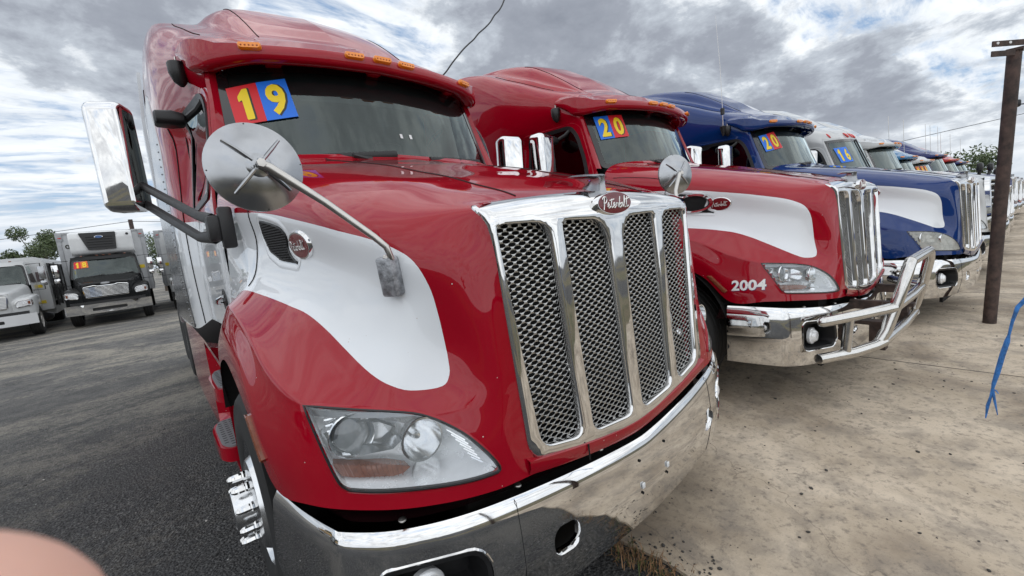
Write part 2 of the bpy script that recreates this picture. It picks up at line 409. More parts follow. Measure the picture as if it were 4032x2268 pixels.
# ------------------------------------------------------------------ long-nosed tractor: shape tables (X outward, y rearward, z up)
HOOD = np.array([
 [(.570,-.037,.855),(.576,-.027,1.0),(.580,-.016,1.15),(.582,-.011,1.22),(.584,-.004,1.32),(.587,.005,1.45),(.592,.014,1.6),(.616,.055,1.722),(.5,.085,1.742),(.40,.104,1.755),(0,.098,1.772)],
 [(.72,-.017,.862),(.70,-.012,1.0),(.685,.003,1.13),(.68,.012,1.21),(.685,.025,1.32),(.695,.042,1.45),(.715,.08,1.60),(.71,.16,1.722),(.58,.18,1.773),(.46,.19,1.788),(0,.19,1.800)],
 [(.88,.04,.875),(.86,.055,1.0),(.83,.085,1.12),(.785,.112,1.2),(.752,.12,1.3),(.765,.13,1.45),(.81,.18,1.60),(.80,.28,1.73),(.66,.33,1.812),(.50,.345,1.836),(0,.36,1.850)],
 [(1.03,.14,.888),(1.025,.165,1.02),(.995,.195,1.15),(.94,.215,1.235),(.87,.23,1.34),(.842,.25,1.5),(.872,.30,1.66),(.845,.42,1.78),(.71,.48,1.862),(.52,.50,1.888),(0,.53,1.902)],
 [(1.165,.32,.892),(1.16,.34,1.02),(1.125,.355,1.185),(1.01,.40,1.31),(.945,.42,1.41),(.905,.45,1.56),(.94,.5,1.72),(.90,.62,1.835),(.76,.68,1.917),(.54,.72,1.947),(0,.75,1.963)],
 [(1.222,.56,.885),(1.224,.55,1.02),(1.175,.56,1.25),(1.045,.61,1.41),(.985,.66,1.49),(.95,.68,1.62),(.985,.74,1.78),(.94,.86,1.895),(.79,.92,1.98),(.56,.95,2.01),(0,1.0,2.045)],
 [(1.235,.80,1.10),(1.232,.79,1.23),(1.185,.84,1.375),(1.08,.87,1.48),(1.025,.92,1.54),(.995,.95,1.68),(1.03,1.0,1.83),(.98,1.1,1.95),(.82,1.15,2.035),(.58,1.2,2.07),(0,1.25,2.10)],
 [(1.237,1.2,1.21),(1.232,1.2,1.32),(1.19,1.2,1.445),(1.115,1.2,1.51),(1.065,1.22,1.58),(1.035,1.25,1.72),(1.058,1.3,1.87),(1.005,1.38,2.0),(.845,1.42,2.09),(.60,1.48,2.13),(0,1.5,2.165)],
 [(1.235,1.62,1.06),(1.226,1.6,1.19),(1.175,1.58,1.33),(1.12,1.57,1.42),(1.085,1.57,1.54),(1.06,1.58,1.72),(1.075,1.6,1.90),(1.02,1.64,2.05),(.87,1.68,2.15),(.62,1.7,2.18),(0,1.70,2.21)],
 [(1.20,1.86,.76),(1.195,1.86,.95),(1.155,1.84,1.15),(1.12,1.83,1.32),(1.095,1.83,1.52),(1.08,1.84,1.72),(1.085,1.86,1.93),(1.03,1.885,2.10),(.885,1.88,2.20),(.63,1.78,2.228),(0,1.735,2.242)],
])
# white field on the nose, as a 3D loop (upper edge rear -> front, down, lower edge front -> rear)
PATCH = [(1.09,2.2,1.93),(1.085,1.8,1.90),(1.08,1.3,1.855),(1.076,.908,1.81),(1.0,.698,1.765),(.964,.532,1.728),(.918,.403,1.695),(.872,.293,1.662),(.844,.231,1.635),(.802,.183,1.593),(.783,.151,1.544),(.769,.134,1.472),(.76,.125,1.354),(.748,.12,1.248),(.758,.118,1.205),(.79,.116,1.187),(.882,.14,1.202),(.924,.182,1.222),(.953,.24,1.251),(.974,.348,1.305),(.989,.481,1.368),(1.018,.61,1.424),(1.056,.704,1.462),(1.085,.859,1.488),(1.12,1.2,1.50),(1.13,1.5,1.43),(1.13,1.75,1.38),(1.13,1.9,1.35),(1.13,2.2,1.3)]
HEADL = [(1.128,1.182),(1.03,1.166),(.95,1.150),(.876,1.127),(.815,1.085),(.765,1.03),(.706,.934),(.735,.921),(.83,.925),(.95,.938),(1.06,.949),(1.088,.957),(1.101,.985),(1.115,1.07)]
def yg(z): return -.055 + .06 * (z - .86) / .85
def grille_map(p, d=0.0):
    x, w = p[0], p[1]
    if w <= 1.66: y, z, ny, nz = yg(w), w, -1., .07
    else:
        t = (w - 1.66) / .21                        # rolls back over the top
        a = min(t, 1) * R(74)
        y = yg(1.66) + .115 * (1 - math.cos(a)) * 1.25; z = 1.66 + .128 * math.sin(a); ny, nz = -math.cos(a), math.sin(a)
        z -= .045 * (x / .62) ** 2 * t
    y += .012 * (x / .6) ** 2
    return (x, y + d * -ny, z - d * nz)
OPEN = [round_poly([(-.588, 1.672), (-.36, 1.664), (-.337, .893), (-.532, .932)], [.035, .075, .05, .05]),
        round_poly([(-.297, 1.664), (-.09, 1.655), (-.044, 1.58), (-.036, .866), (-.277, .889)], [.03, .07, .09, .045, .04])]
OPEN = [offset_poly(o, -.0065) for o in OPEN]
OPEN += [[(-x, z) for x, z in reversed(o)] for o in reversed(OPEN)]
SURR = round_poly([(-.642, 1.868), (-.60, 1.66), (-.585, .905), (-.30, .845), (0, .818), (.30, .845), (.585, .905), (.60, 1.66), (.642, 1.868)], [.10, .2, .07, .1, .3, .1, .07, .2, .10])
BUMP_PLAN = [(-1.222, .60), (-1.19, .40), (-1.146, .228), (-1.120, .182), (-1.01, .09), (-.84, .02), (-.63, -.02), (-.32, -.052), (0, -.066), (.32, -.052), (.63, -.02), (.84, .02), (1.01, .09), (1.120, .182), (1.146, .228), (1.19, .40), (1.222, .60)]
_bp = cat_rom(np.array(BUMP_PLAN), 8); _bs = np.concatenate([[0], np.cumsum(np.linalg.norm(np.diff(_bp, axis=0), axis=1))]); _bs -= _bs[-1] / 2
def bump_s(x):
    i = np.argsort(_bp[:, 0]); return float(np.interp(x, _bp[i, 0], _bs[i]))
def bump_map(p, d=0.0):
    s, t = p[0], p[1]                               # t: height; above .72 rolls into the top lip
    x = float(np.interp(s, _bs, _bp[:, 0])); y = float(np.interp(s, _bs, _bp[:, 1]))
    e = .02; tx = float(np.interp(s + e, _bs, _bp[:, 0]) - np.interp(s - e, _bs, _bp[:, 0])); ty = float(np.interp(s + e, _bs, _bp[:, 1]) - np.interp(s - e, _bs, _bp[:, 1]))
    n = Vector((ty, -tx)).normalized()              # outward
    rise = .024 + .095 * min(1, abs(x) / 1.2) ** 1.2
    f = (t - .385) / .335
    if t < .72: z = .385 + (.335 + rise) * f; o = .022 - .03 * max(0, .4 - f) ** 1.5 * 4 - .022 * max(0, (f - .4) / .6) ** 2 + .006 * min(1, max(0, (t - .522) / .006))
    else:
        q = t - .72; z = .72 + rise + .010 * math.sin(min(q / .02, 1) * math.pi / 2) - .1 * max(0, q - .02); o = .006 - q
    return (x + n.x * (o - d), y + n.y * (o - d), z)
def yws(x, z): return 1.74 + (z - 2.22) * .40 + .25 * (x / .95) ** 2
def ws_map(p, d=0.0): return (p[0], yws(p[0], p[1]) + d, p[1])

BODY_Z = None
def body_row(y, X, Z):
    return [(x, y, z) for x, z in zip(X, Z)]
BODY = []
_zs = [1.2, 1.6, 2.0, 2.3, 2.6, 2.74, 2.80, 2.855, 2.87, 2.875, 2.88, 2.885, 2.89]
_x0 = [1.08, 1.09, 1.08, 1.03, .99, .985, .98, .95, .85, .72, .6, .5, 0]
_y0 = [1.86, 1.86, 1.90, 2.03, 2.145, 2.195, 2.22, 2.245, 2.21, 2.15, 2.105, 2.075, 2.01]
BODY.append([(x, y, z) for x, y, z in zip(_x0, _y0, _zs)])
BODY.append([(1.092, 2.06, 1.2), (1.10, 2.06, 1.6), (1.09, 2.1, 2.0), (1.035, 2.2, 2.3), (.995, 2.3, 2.6), (1.0, 2.32, 2.745), (1.02, 2.33, 2.83), (1.0, 2.35, 2.93), (.90, 2.32, 3.0), (.75, 2.28, 3.03), (.62, 2.26, 3.045), (.53, 2.25, 3.055), (0, 2.2, 3.09)])
BODY.append(body_row(2.5, [1.10, 1.105, 1.095, 1.04, 1.0, 1.03, 1.075, 1.065, .98, .81, .65, .56, 0], [1.2, 1.6, 2.0, 2.3, 2.6, 2.75, 2.88, 3.01, 3.10, 3.14, 3.165, 3.19, 3.235]))
BODY.append(body_row(2.8, [1.11, 1.115, 1.10, 1.05, 1.01, 1.075, 1.12, 1.11, 1.02, .85, .69, .57, 0], [1.2, 1.6, 2.0, 2.3, 2.6, 2.755, 2.92, 3.11, 3.235, 3.27, 3.315, 3.41, 3.47]))
BODY.append(body_row(3.1, [1.12, 1.125, 1.11, 1.065, 1.035, 1.135, 1.165, 1.155, 1.06, .89, .72, .58, 0], [1.19, 1.6, 2.0, 2.3, 2.6, 2.76, 2.96, 3.21, 3.375, 3.415, 3.47, 3.61, 3.665]))
BODY.append(body_row(3.4, [1.20, 1.21, 1.205, 1.19, 1.175, 1.188, 1.195, 1.18, 1.085, .92, .745, .59, 0], [1.1, 1.6, 2.0, 2.3, 2.6, 2.78, 3.0, 3.31, 3.505, 3.55, 3.60, 3.765, 3.82]))
BODY.append(body_row(3.9, [1.232, 1.238, 1.236, 1.232, 1.222, 1.215, 1.205, 1.175, 1.085, .93, .76, .60, 0], [1.07, 1.6, 2.0, 2.3, 2.6, 2.83, 3.1, 3.49, 3.725, 3.775, 3.80, 3.91, 3.95]))
BODY.append(body_row(4.5, [1.255, 1.258, 1.252, 1.245, 1.232, 1.222, 1.208, 1.175, 1.085, .93, .76, .60, 0], [1.06, 1.6, 2.0, 2.3, 2.6, 2.86, 3.15, 3.60, 3.86, 3.915, 3.93, 3.99, 4.02]))
BODY.append(body_row(5.2, [1.268, 1.27, 1.262, 1.252, 1.236, 1.225, 1.208, 1.175, 1.08, .93, .76, .60, 0], [1.05, 1.6, 2.0, 2.3, 2.6, 2.86, 3.15, 3.61, 3.88, 3.94, 3.95, 4.0, 4.03]))

def body_grid(n=8): return cat_rom(cat_rom(np.array(BODY), n, 0), 5, 1)
def zline(y): return 1.905 + .05 * max(0, min(y, 4) - 1.9)
def put_attr(me, vals):
    a = me.attributes.new('sdf', 'FLOAT', 'POINT'); a.data.foreach_set('value', np.asarray(vals, np.float32))

def poly_dist(P, loop):
    """distance of points P (n,3) to a polyline"""
    L = np.asarray(loop, float); best = np.full(len(P), 1e9)
    for a, b in zip(L[:-1], L[1:]):
        ab = b - a; t = np.clip(((P - a) @ ab) / (ab @ ab + 1e-12), 0, 1)
        best = np.minimum(best, np.linalg.norm(P - (a + t[:, None] * ab), axis=1))
    return best

def perf_panel(opening, mapf, depth, pitch=.0430, row=.0121, hw=.0160, hh=.0068):
    """sheet with staggered oval holes clipped to an outline"""
    mb = MB(); lim = offset_poly(opening, -.004)
    xs = [p[0] for p in opening]; zs = [p[1] for p in opening]
    nz = int((max(zs) - min(zs)) / row) + 3; K = 14
    w2 = pitch / 2 - .0025; w1 = .0025
    cell = [(w2, 0), (w1, row), (-w1, row), (-w2, 0), (-w1, -row), (w1, -row)]
    def on_hex(a):
        d = Vector((math.cos(a), math.sin(a))); best = None
        for i in range(6):
            p = Vector(cell[i]); e = Vector(cell[(i + 1) % 6]) - p; den = d.x * e.y - d.y * e.x
            if abs(den) < 1e-9: continue
            t = (p.x * e.y - p.y * e.x) / den; u = (p.x * d.y - p.y * d.x) / den
            if t > 0 and -1e-6 <= u <= 1 + 1e-6 and (best is None or t < best): best = t
        return d * best
    outer = [on_hex(2 * math.pi * k / K) for k in range(K)]; ml = sum(o.length for o in outer) / K; rnd = [1 - .12 * max(0, o.length / ml - 1.0) for o in outer]
    for iz in range(-1, nz):
        z = min(zs) + iz * row; off = (iz % 2) * (pitch / 2 + .0)
        x = math.floor(min(xs) / pitch) * pitch + off - pitch
        while x < max(xs) + pitch:
            if in_poly((x, z), lim) or any(in_poly((x + o.x, z + o.y), lim) for o in outer[::2]):
                o_ = [mapf((x + o.x, z + o.y), depth) for o in outer]
                i_ = [mapf((x + hw * math.cos(2 * math.pi * k / K), z + hh * math.sin(2 * math.pi * k / K)), depth + .001) for k in range(K)]
                b_ = [mapf((x + hw * .97 * math.cos(2 * math.pi * k / K), z + hh * .95 * math.sin(2 * math.pi * k / K)), depth + .004) for k in range(K)]
                mb.grid(np.array([o_, i_]), 0, close_v=True); mb.grid(np.array([i_, b_]), 1, close_v=True)  # hole walls coloured near-black: shade inside the holes put into the colour
            x += pitch
    return mb

def wheel(root, cx, cy, cz, s, r=.515, w=.29, nuts=10, front=True, name='wheel'):
    """cx is the outer face"""
    ax = (s, 0, 0); o = (cx - s * w, cy, cz)
    wb = MB()                                       # disc
    if front: prof = [(.285, .10 + w - .10), (.278, w - .02), (.262, w - .03), (.235, w - .035), (.20, w + .018), (.165, w + .028), (.12, w + .028), (.105, w + .02), (.10, w + .075), (.085, w + .10), (0, w + .105)]
    else: prof = [(.285, w), (.278, w - .02), (.25, w - .03), (.235, w - .16), (.165, w - .16), (.12, w - .15), (.11, w - .02), (.09, w + .0), (0, w + .005)]
    wb.lathe(prof, o, ax, 40)
    W = wb.obj(name, [WHEELM if front else mat('white_steel_wheel', (.45, .44, .42), .5, noise=.25, nscale=10)], root, 30)
    tb = MB(); tb.lathe([(.285, 0), (.30, -.005), (.42, -.012), (r - .03, .0), (r - .006, .02), (r, .035), (r, .07), (r - .011, .074), (r - .011, .082), (r, .086), (r, .138), (r - .011, .141), (r - .011, .149), (r, .152), (r, .204), (r - .011, .208), (r - .011, .216), (r, .22), (r, w - .035), (r - .006, w - .02), (r - .03, w), (.46, w + .008), (.44, w + .004), (.40, w + .014), (.335, w + .012), (.30, w + .006), (.285, w)], o, ax, 56)
    tb.obj('tyre', [RUBBER], W, 30)
    if nuts:
        me = None
        for k in range(nuts):
            a = 2 * math.pi * (k + .35) / nuts
            if me is None:
                nb = MB(); nb.lathe([(.022, 0), (.022, .012), (.0175, .018), (.0175, .045), (.0155, .062), (.008, .072), (0, .074)], (0, 0, 0), ax, 8); me = nb.mesh('lug_nut', [CHROME], 30)
            n = bpy.data.objects.new('lug_nut', me); COL.objects.link(n); n.parent = W
            n.location = (cx + s * .026, cy + .143 * math.cos(a), cz + .143 * math.sin(a))
        # hand holes are drilled between hub and bead
    return W

def build_tractor():
    root = empty('semi_truck', (0, 0, 0), 'x', 'semi truck')
    # ---------------- hood
    HX = np.insert(HOOD, 3, HOOD[:, 2] * .82 + HOOD[:, 3] * .18, axis=1); HX = np.insert(HX, 2, HOOD[:, 2] * .82 + HOOD[:, 1] * .18, axis=1)
    half = smooth_grid(cat_rom(cat_rom(HX, 10, 0), 8, 1), 6, .5)
    nu, nv = half.shape[:2]
    # paint field: signed distance to the smooth border drawn on the surface
    pts = half.reshape(-1, 3); UP = 6
    fine = np.array([[0.0]]); fu = np.linspace(0, nu - 1, (nu - 1) * UP + 1); fv = np.linspace(0, nv - 1, (nv - 1) * UP + 1)
    iu = np.minimum(fu.astype(int), nu - 2); iv = np.minimum(fv.astype(int), nv - 2); tu = (fu - iu)[:, None, None]; tv = (fv - iv)[None, :, None]
    fine = half[iu][:, iv] * (1 - tu) * (1 - tv) + half[iu + 1][:, iv] * tu * (1 - tv) + half[iu][:, iv + 1] * (1 - tu) * tv + half[iu + 1][:, iv + 1] * tu * tv
    flat = fine.reshape(-1, 3); uv = []; loop3 = []
    for p in cat_rom(np.array(PATCH + PATCH[:1]), 6):
        k = int(np.argmin(((flat - p) ** 2).sum(1))); u, v = fu[k // len(fv)], fv[k % len(fv)]
        if p[1] > 1.9: u += (p[1] - 1.9) * 40
        uv.append((u, v)); loop3.append(flat[k] if p[1] <= 1.9 else p)
    uv = np.array(uv); loop3 = np.array(loop3)
    for _ in range(3):
        for arr in (uv, loop3): arr[1:-1] = .25 * arr[:-2] + .5 * arr[1:-1] + .25 * arr[2:]
    uvl = [tuple(p) for p in uv]
    sdf = poly_dist(pts, loop3) * np.array([1 if in_poly((k // nv + .0013, k % nv + .0017), uvl) else -1 for k in range(len(pts))])
    sdf = np.clip(sdf, -.3, .3)
    # headlight openings are cut out, edge vertices snapped on the outline
    hl = HEADL; hv = np.array([[in_poly((p[0], p[2]), hl) and p[1] < .5 for p in row] for row in half])
    H2 = half.copy(); hp = cat_rom(np.array(hl + hl[:1]), 12)
    for i in range(nu):
        for j in range(nv):
            if hv[i, j] and (not hv[max(i - 1, 0):i + 2, max(j - 1, 0):j + 2].all()):
                d = (hp[:, 0] - half[i, j, 0]) ** 2 + (hp[:, 1] - half[i, j, 2]) ** 2; q = hp[int(np.argmin(d))]
                H2[i, j, 0], H2[i, j, 2] = q
    mb = MB(); vals = []
    for s in (1, -1):
        Q = H2 * np.array([s, 1, 1]); base = len(mb.v); fs = []
        tuck = Q[0] * np.array([.93, 1, 1]) + np.array([0, .045, -.006]); mb.grid(np.array([Q[0], tuck])); vals += [-1] * (2 * nv)
        for i in range(nu - 1):
            for j in range(nv - 1):
                if hv[i:i + 2, j:j + 2].sum() >= 3: continue
                fs.append((i * nv + j, (i + 1) * nv + j, (i + 1) * nv + j + 1, i * nv + j + 1))
        mb.add(Q.reshape(-1, 3), fs); vals += list(sdf)
    # apron under the grille
    ap = np.array([[(x, yg(.86) + .012 * (x / .6) ** 2 + (-.004 if k < 3 else .05) + (.012 if k == 0 else 0), z0 + k * .025 - .01 * (k == 3)) for k in range(4)] for x, z0 in [(x, .775 + .085 * (abs(x) / .6) ** 1.5) for x in np.linspace(-.60, .60, 25)]])
    mb.grid(ap); vals += [-1] * (ap.shape[0] * ap.shape[1])
    # rolled lower lip
    lipb = []
    me = bpy.data.meshes.new('hood'); me.from_pydata(mb.v, [], mb.f); me.materials.append(RED); put_attr(me, vals)
    me.polygons.foreach_set('use_smooth', [True] * len(me.polygons)); me.set_sharp_from_angle(angle=R(50)); me.update()
    hood = bpy.data.objects.new('hood', me); COL.objects.link(hood); hood.parent = root
    bvh = BVHTree.FromPolygons([Vector(v) for v in mb.v], mb.f)
    full = MB()
    for s in (1, -1): full.grid(half * np.array([s, 1, 1]))
    fb = BVHTree.FromPolygons([Vector(v) for v in full.v], full.f)
    def on_front(x, z, d=0.0):
        h = fb.ray_cast(Vector((x, -2, z)), Vector((0, 1, 0)))
        if h[0] is None: h = fb.find_nearest(Vector((x, .2, z)))
        n = h[1] if h[1].y < 0 else -h[1]
        return h[0] + n * d
    def on_side(s, y, z, d=0.0):
        h = fb.ray_cast(Vector((s * 2, y, z)), Vector((-s, 0, 0)))
        if h[0] is None: h = fb.find_nearest(Vector((s * 1.1, y, z)))
        n = h[1] if h[1].x * s > 0 else -h[1]
        return h[0] + n * d
    def on_top(x, y, d=0.0):
        h = fb.ray_cast(Vector((x, y, 4)), Vector((0, 0, -1)))
        if h[0] is None: h = fb.find_nearest(Vector((x, y, 2)))
        n = h[1] if h[1].z > 0 else -h[1]
        return h[0] + n * d
    # seams: bonnet panel lines, cowl lines
    sb = MB()
    for s in (1, -1):
        sb.tube([on_top(s * (.40 + .10 * t), .125 + t * 1.60, .0005) for t in np.linspace(0, 1, 40)], .0035, 5)
        sb.tube([on_side(s, 1.16 + .05 * math.sin(t * 3), 1.52 + t * .38, .0005) for t in np.linspace(0, 1, 16)] + [on_side(s, 1.17 + .6 * t * t, 1.90 + .15 * t, .0005) for t in np.linspace(.1, 1, 12)], .0035, 5)
    sb.tube([(-.33, yg(.86) - .006, .80), (-.33, yg(.86) - .004, .86)], .003, 5)
    sb.obj('panel_gap', [DARK], hood)['kind'] = 'stuff'
    # ---------------- dark engine bay fill, wheel wells
    eb = MB(); eb.box((0, .75, 1.25), (1.1, 1.3, .95)); eb.box((0, 1.0, .75), (1.5, 1.8, .35)); eb.box((0, .14, .95), (1.16, .03, 1.4))
    for s in (1, -1): eb.box((s * .78, 1.2, 1.0), (.03, 1.35, 1.0))
    for s in (1, -1):
        arch = [[(s * X, 1.22 + .66 * math.cos(a), .53 + .69 * math.sin(a)) for X in (1.232, .80)] for a in np.linspace(R(25), R(178), 24)]
        eb.grid(np.array(arch))
    eb.obj('engine_bay', [DARK], root, 0)
    # ---------------- grille
    gb = MB(); sheet(gb, SURR, OPEN, grille_map, .035)
    rim(gb, SURR, grille_map, [(0, 0), (-.004, .004), (-.004, .02)])
    for o in OPEN: rim(gb, o, grille_map, [(0, 0), (.0035, .0015), (.006, .006), (.0085, .03)])
    gr = gb.obj('grille_surround', [CHROME], root, 45)
    for o in OPEN:
        pb = perf_panel(offset_poly(o, .005), grille_map, .026); pb.obj('mesh_panel', [PERF, DARK], gr, 0)
    # emblem
    def oval(mb, cx, cy, cz, w, h, ny, steps, mi=0):
        rows = []
        for k, d in steps:
            rows.append([(cx + w * k * math.cos(a), cy - d, cz + h * k * math.sin(a)) for a in np.linspace(0, 2 * math.pi, 36, endpoint=False)])
        mb.grid(np.array(rows), mi, close_v=True); n = len(rows[0]); k = len(mb.v) - n; mb.f.append(list(range(k, k + n))); mb.m.append(mi)
    e = MB(); oval(e, 0, .018, 1.712, .112, .044, 0, [(1.0, 0), (1.0, .020), (.97, .025), (.93, .025)], 0)
    em = e.obj('emblem', [CHROME], root)
    e2 = MB(); oval(e2, 0, .018, 1.712, .112, .044, 0, [(.945, .02), (.935, .0262), (.5, .028)], 0); e2.obj('enamel', [EMBRED], em)
    e3 = MB(); script_word(e3, lambda p: (p[0], -.0115, 1.711 + p[1] * .86), .170, .0150); e3.obj('lettering', [LETTER], em)
    # bird-like hood ornament
    ob = MB(); wing = [(0, .03), (.03, .05), (.125, .115), (.122, .125), (.05, .125), (.020, .15), (0, .18), (-.020, .15), (-.05, .125), (-.122, .125), (-.125, .115), (-.03, .05)]
    ob.grid(np.array([[(x * k, .09 + (y - .09) * k, 1.828 + zz - .10 * max(0, .09 - y) * .6) for x, y in wing] for k, zz in ((.25, -.010), (.8, -.006), (1, 0), (.8, .006), (.3, .010))]), 0, close_v=True)
    n = len(wing); ob.f.append(list(range(n))); ob.m.append(0); k = len(ob.v) - n; ob.f.append(list(range(k, k + n))); ob.m.append(0)
    ob.grid(np.array([[(hx, y0 + (y1 - y0) * t, z) if False else (hx * (1 - abs(2 * t - 1) ** 3), y0 + (y1 - y0) * t, z + dz * t) for t in np.linspace(0, 1, 9)] + [(-hx * (1 - abs(2 * t - 1) ** 3), y0 + (y1 - y0) * t, z + dz * t) for t in np.linspace(1, 0, 9)] for z, dz, hx, y0, y1 in ((1.745, .045, .012, .028, .15), (1.78, .02, .010, .034, .125), (1.808, .008, .010, .036, .105), (1.824, .0, .016, .034, .11))]), 0, close_v=True)
    ob.obj('hood_ornament', [ALU], root, 50)
    # ---------------- headlights
    for s in (-1, 1):
        out = [tuple(p) for p in cat_rom(np.array(hl + hl[:1]), 4)[:-1]]
        def hm(p, d=0.0, s=s):
            q = on_front(p[0], p[1]); return (s * q.x, q.y + d, q.z)
        hb = MB()
        rows = []
        for ins, dep in ((-.016, .004), (-.007, -.007), (-.003, -.008), (.002, .004), (.02, .085), (.05, .12)):
            rows.append([hm(p, dep) for p in offset_poly(out, ins)])
        hb.grid(np.array(rows[:2]), 2, close_v=True); hb.grid(np.array(rows[1:4]), 1, close_v=True); hb.grid(np.array(rows[3:]), 0, close_v=True)
        sheet(hb, offset_poly(out, .045), [], lambda p, d: hm(p, .12), .035, 0)
        hl_o = hb.obj('headlight', [REFL, BLACK, RED], root, 40); put_attr(hl_o.data, [-1] * len(hl_o.data.vertices))
        lb = MB(); sheet(lb, offset_poly(out, .0), [], lambda p, d: hm(p, -.005), .02); lb.obj('lens', [HGLASS], hl_o, 60)
        # silver shelf with brow, projector, parabola, amber block
        kb = MB()
        c = on_front(1.036, 1.088); C = Vector((s * c.x, c.y + .075, c.z)); ax = Vector((s * .10, -1, .02)).normalized()
        kb.lathe([(.068, .035), (.066, .042), (.056, .03), (.053, -.02)], C, ax, 28, 0)
        kb.lathe([(.053, .0), (.05, .028), (.03, .042), (0, .047)], C, ax, 28, 1)
        c2 = on_front(.882, 1.058); C2 = Vector((s * c2.x, c2.y + .075, c2.z))
        kb.lathe([(.066, .060), (.066, .066), (.060, .066), (.058, .05), (.045, .0), (.02, -.025), (0, -.03)], C2, Vector((s * .05, -1, .03)).normalized(), 28, 0)
        kb.lathe([(.014, -.03), (.014, .02), (.009, .03), (0, .032)], C2, Vector((s * .05, -1, .03)).normalized(), 12, 0)
        c3 = on_front(.885, .955); C3 = Vector((s * c3.x, c3.y + .07, c3.z)); kb.lathe([(.045, .03), (.04, .01), (.015, -.02), (0, -.022)], C3, (0, -1, .1), 20, 0)
        # swept reflector web between the bowls
        web = [(.97, 1.125), (.93, 1.10), (.92, 1.06), (.955, 1.035), (1.03, 1.028), (1.075, 1.04), (1.10, 1.07), (1.105, 1.10), (1.06, 1.135)]
        kb.grid(np.array([[hm(p, .05) for p in web], [hm(p, .03) for p in offset_poly(web, .006)], [hm(p, .10) for p in offset_poly(web, .018)]]), 0, close_v=True)
        for k in range(5):
            p0 = hm((.765 + .012 * k, 1.045 - .024 * k), .03); p1 = hm((.735 + .004 * k, 1.005 - .018 * k + .03), .035)
        for k in range(6):                           # ribs of the outer side
            p0 = hm((1.092, 1.135 - .016 * k), .028); p1 = hm((1.062 + .003 * k, 1.137 - .016 * k), .05); kb.tube([p0, p1], .004, 6, 0)
        for k in range(7):                           # fluted corner by the grille
            p0 = hm((.805 - .008 * k, 1.06 - .016 * k), .045); p1 = hm((.775 - .006 * k, 1.03 - .013 * k), .018); kb.tube([p0, p1], .003, 5, 0)
        kb.grid(np.array([[hm((1.118 - .24 * t, 1.170 - .035 * t), .02), hm((1.112 - .24 * t, 1.15 - .03 * t), .022), hm((1.11 - .24 * t, 1.145 - .03 * t), .07)] for t in np.linspace(0, 1, 12)]), 2)
        kb.obj('lamp_bowls', [BOWL, LENSG, mat('smoked_silver', (.25, .26, .28), .3, .8)], hl_o, 40)
        ab = MB(); am = [(1.100, 1.010), (1.05, 1.004), (.97, .998), (.925, .982), (.945, .968), (.97, .964), (1.06, .970), (1.085, .976)]
        sheet(ab, am, [], lambda p, d: hm(p, .035), .02); rim(ab, am, hm, [(0, .035), (-.003, .08)]); [ab.tube([hm((1.09 - .012 * k, 1.012 - .0006 * k), .034), hm((1.08 - .011 * k, .972 - .0008 * k), .034)], .0014, 4) for k in range(13)]; ab.obj('indicator', [AMBERD], hl_o, 40)
        # amber side marker on the fender
        mk = MB(); mq = [(.735, 1.092), (.700, 1.096), (.575, .975), (.59, .960), (.61, .965)]
        mk.grid(np.array([[on_side(s, y, z, -.004) for y, z in mq], [on_side(s, y, z, .012) for y, z in mq], [on_side(s, y, z, .016) for y, z in offset_poly(mq, .008)]]), 0, close_v=True)
        k = len(mk.v) - len(mq); mk.f.append(list(range(k, k + len(mq)))); mk.m.append(0)
        mk.obj('side_marker', [AMBERD], root, 40)
    # ---------------- bumper
    L = _bs[-1]
    outer = [(-L, .385), (L, .385), (L, .72), (L, .755), (-L, .755), (-L, .72)]
    outer = [(s, .385) for s in np.linspace(-L, L, 60)] + [(s, .750) for s in np.linspace(L, -L, 60)]
    tow = [rrect(bump_s(-.475) - .062, bump_s(-.475) + .062, .505, .60, .042, 5), rrect(bump_s(.625) - .062, bump_s(.625) + .062, .505, .60, .042, 5)]
    fog = [rrect(bump_s(-.915) - .165, bump_s(-.915) + .155, .478, .648, [.05, .05, .07, .04], 5), rrect(bump_s(.915) - .155, bump_s(.915) + .165, .478, .648, [.05, .05, .04, .07], 5)]
    bb = MB(); sheet(bb, outer, tow + fog, bump_map, .028)
    for h in tow: rim(bb, h, bump_map, [(0, 0), (.003, .004), (.006, .03)])
    for h in fog: rim(bb, h, bump_map, [(-.008, .001), (-.004, -.006), (0, -.003), (.003, .012)])
    rim(bb, outer, bump_map, [(0, 0), (.0, .012), (.0, .03)])
    # pressed creases either side of the centre section
    bumper = bb.obj('bumper', [CHROME], root, 40)
    jb = MB()
    for x in (-.655, .655): jb.tube([bump_map((bump_s(x), t), -.0005) for t in np.linspace(.39, .745, 14)], .0011, 5)
    jb.obj('panel_gap', [DARK], bumper)['kind'] = 'stuff'
    for h, s in zip(fog, (-1, 1)):
        f = MB(); rim(f, offset_poly(h, .002), bump_map, [(0, .0), (.012, .006), (.02, .05), (.03, .14)], 0)
        sheet(f, offset_poly(h, .03), [], lambda p, d: bump_map(p, .14), .04, 0)
        fo = f.obj('fog_housing', [BLACK], bumper, 40)
        c = Vector(bump_map((bump_s(s * .955), .555), .05)); fl = MB(); fl.lathe([(.062, -.02), (.064, .0), (.060, .006), (.052, .01), (.03, .02), (0, .024)], c, (0, -1, .02), 28); fl.lathe([(.05, .012), (.035, .03), (0, .036)], c, (0, -1, .02), 28); fl.obj('fog_lamp', [REFL], fo, 30)
    pl = MB()
    for x, z in ((-.06, .565), (.13, .565)): pl.box(bump_map((x, z), -.004), (.017, .006, .022), 0, .002)
    for x, z in ((-.06, .66), (.13, .66), (-.065, .537), (.123, .535)): pl.lathe([(.006, 0), (.006, .003), (0, .003)], bump_map((x, z), -.001), (0, -1, 0), 8, 1)
    pl.obj('plate_clip', [PLAINW, DARK], bumper)['kind'] = 'stuff'
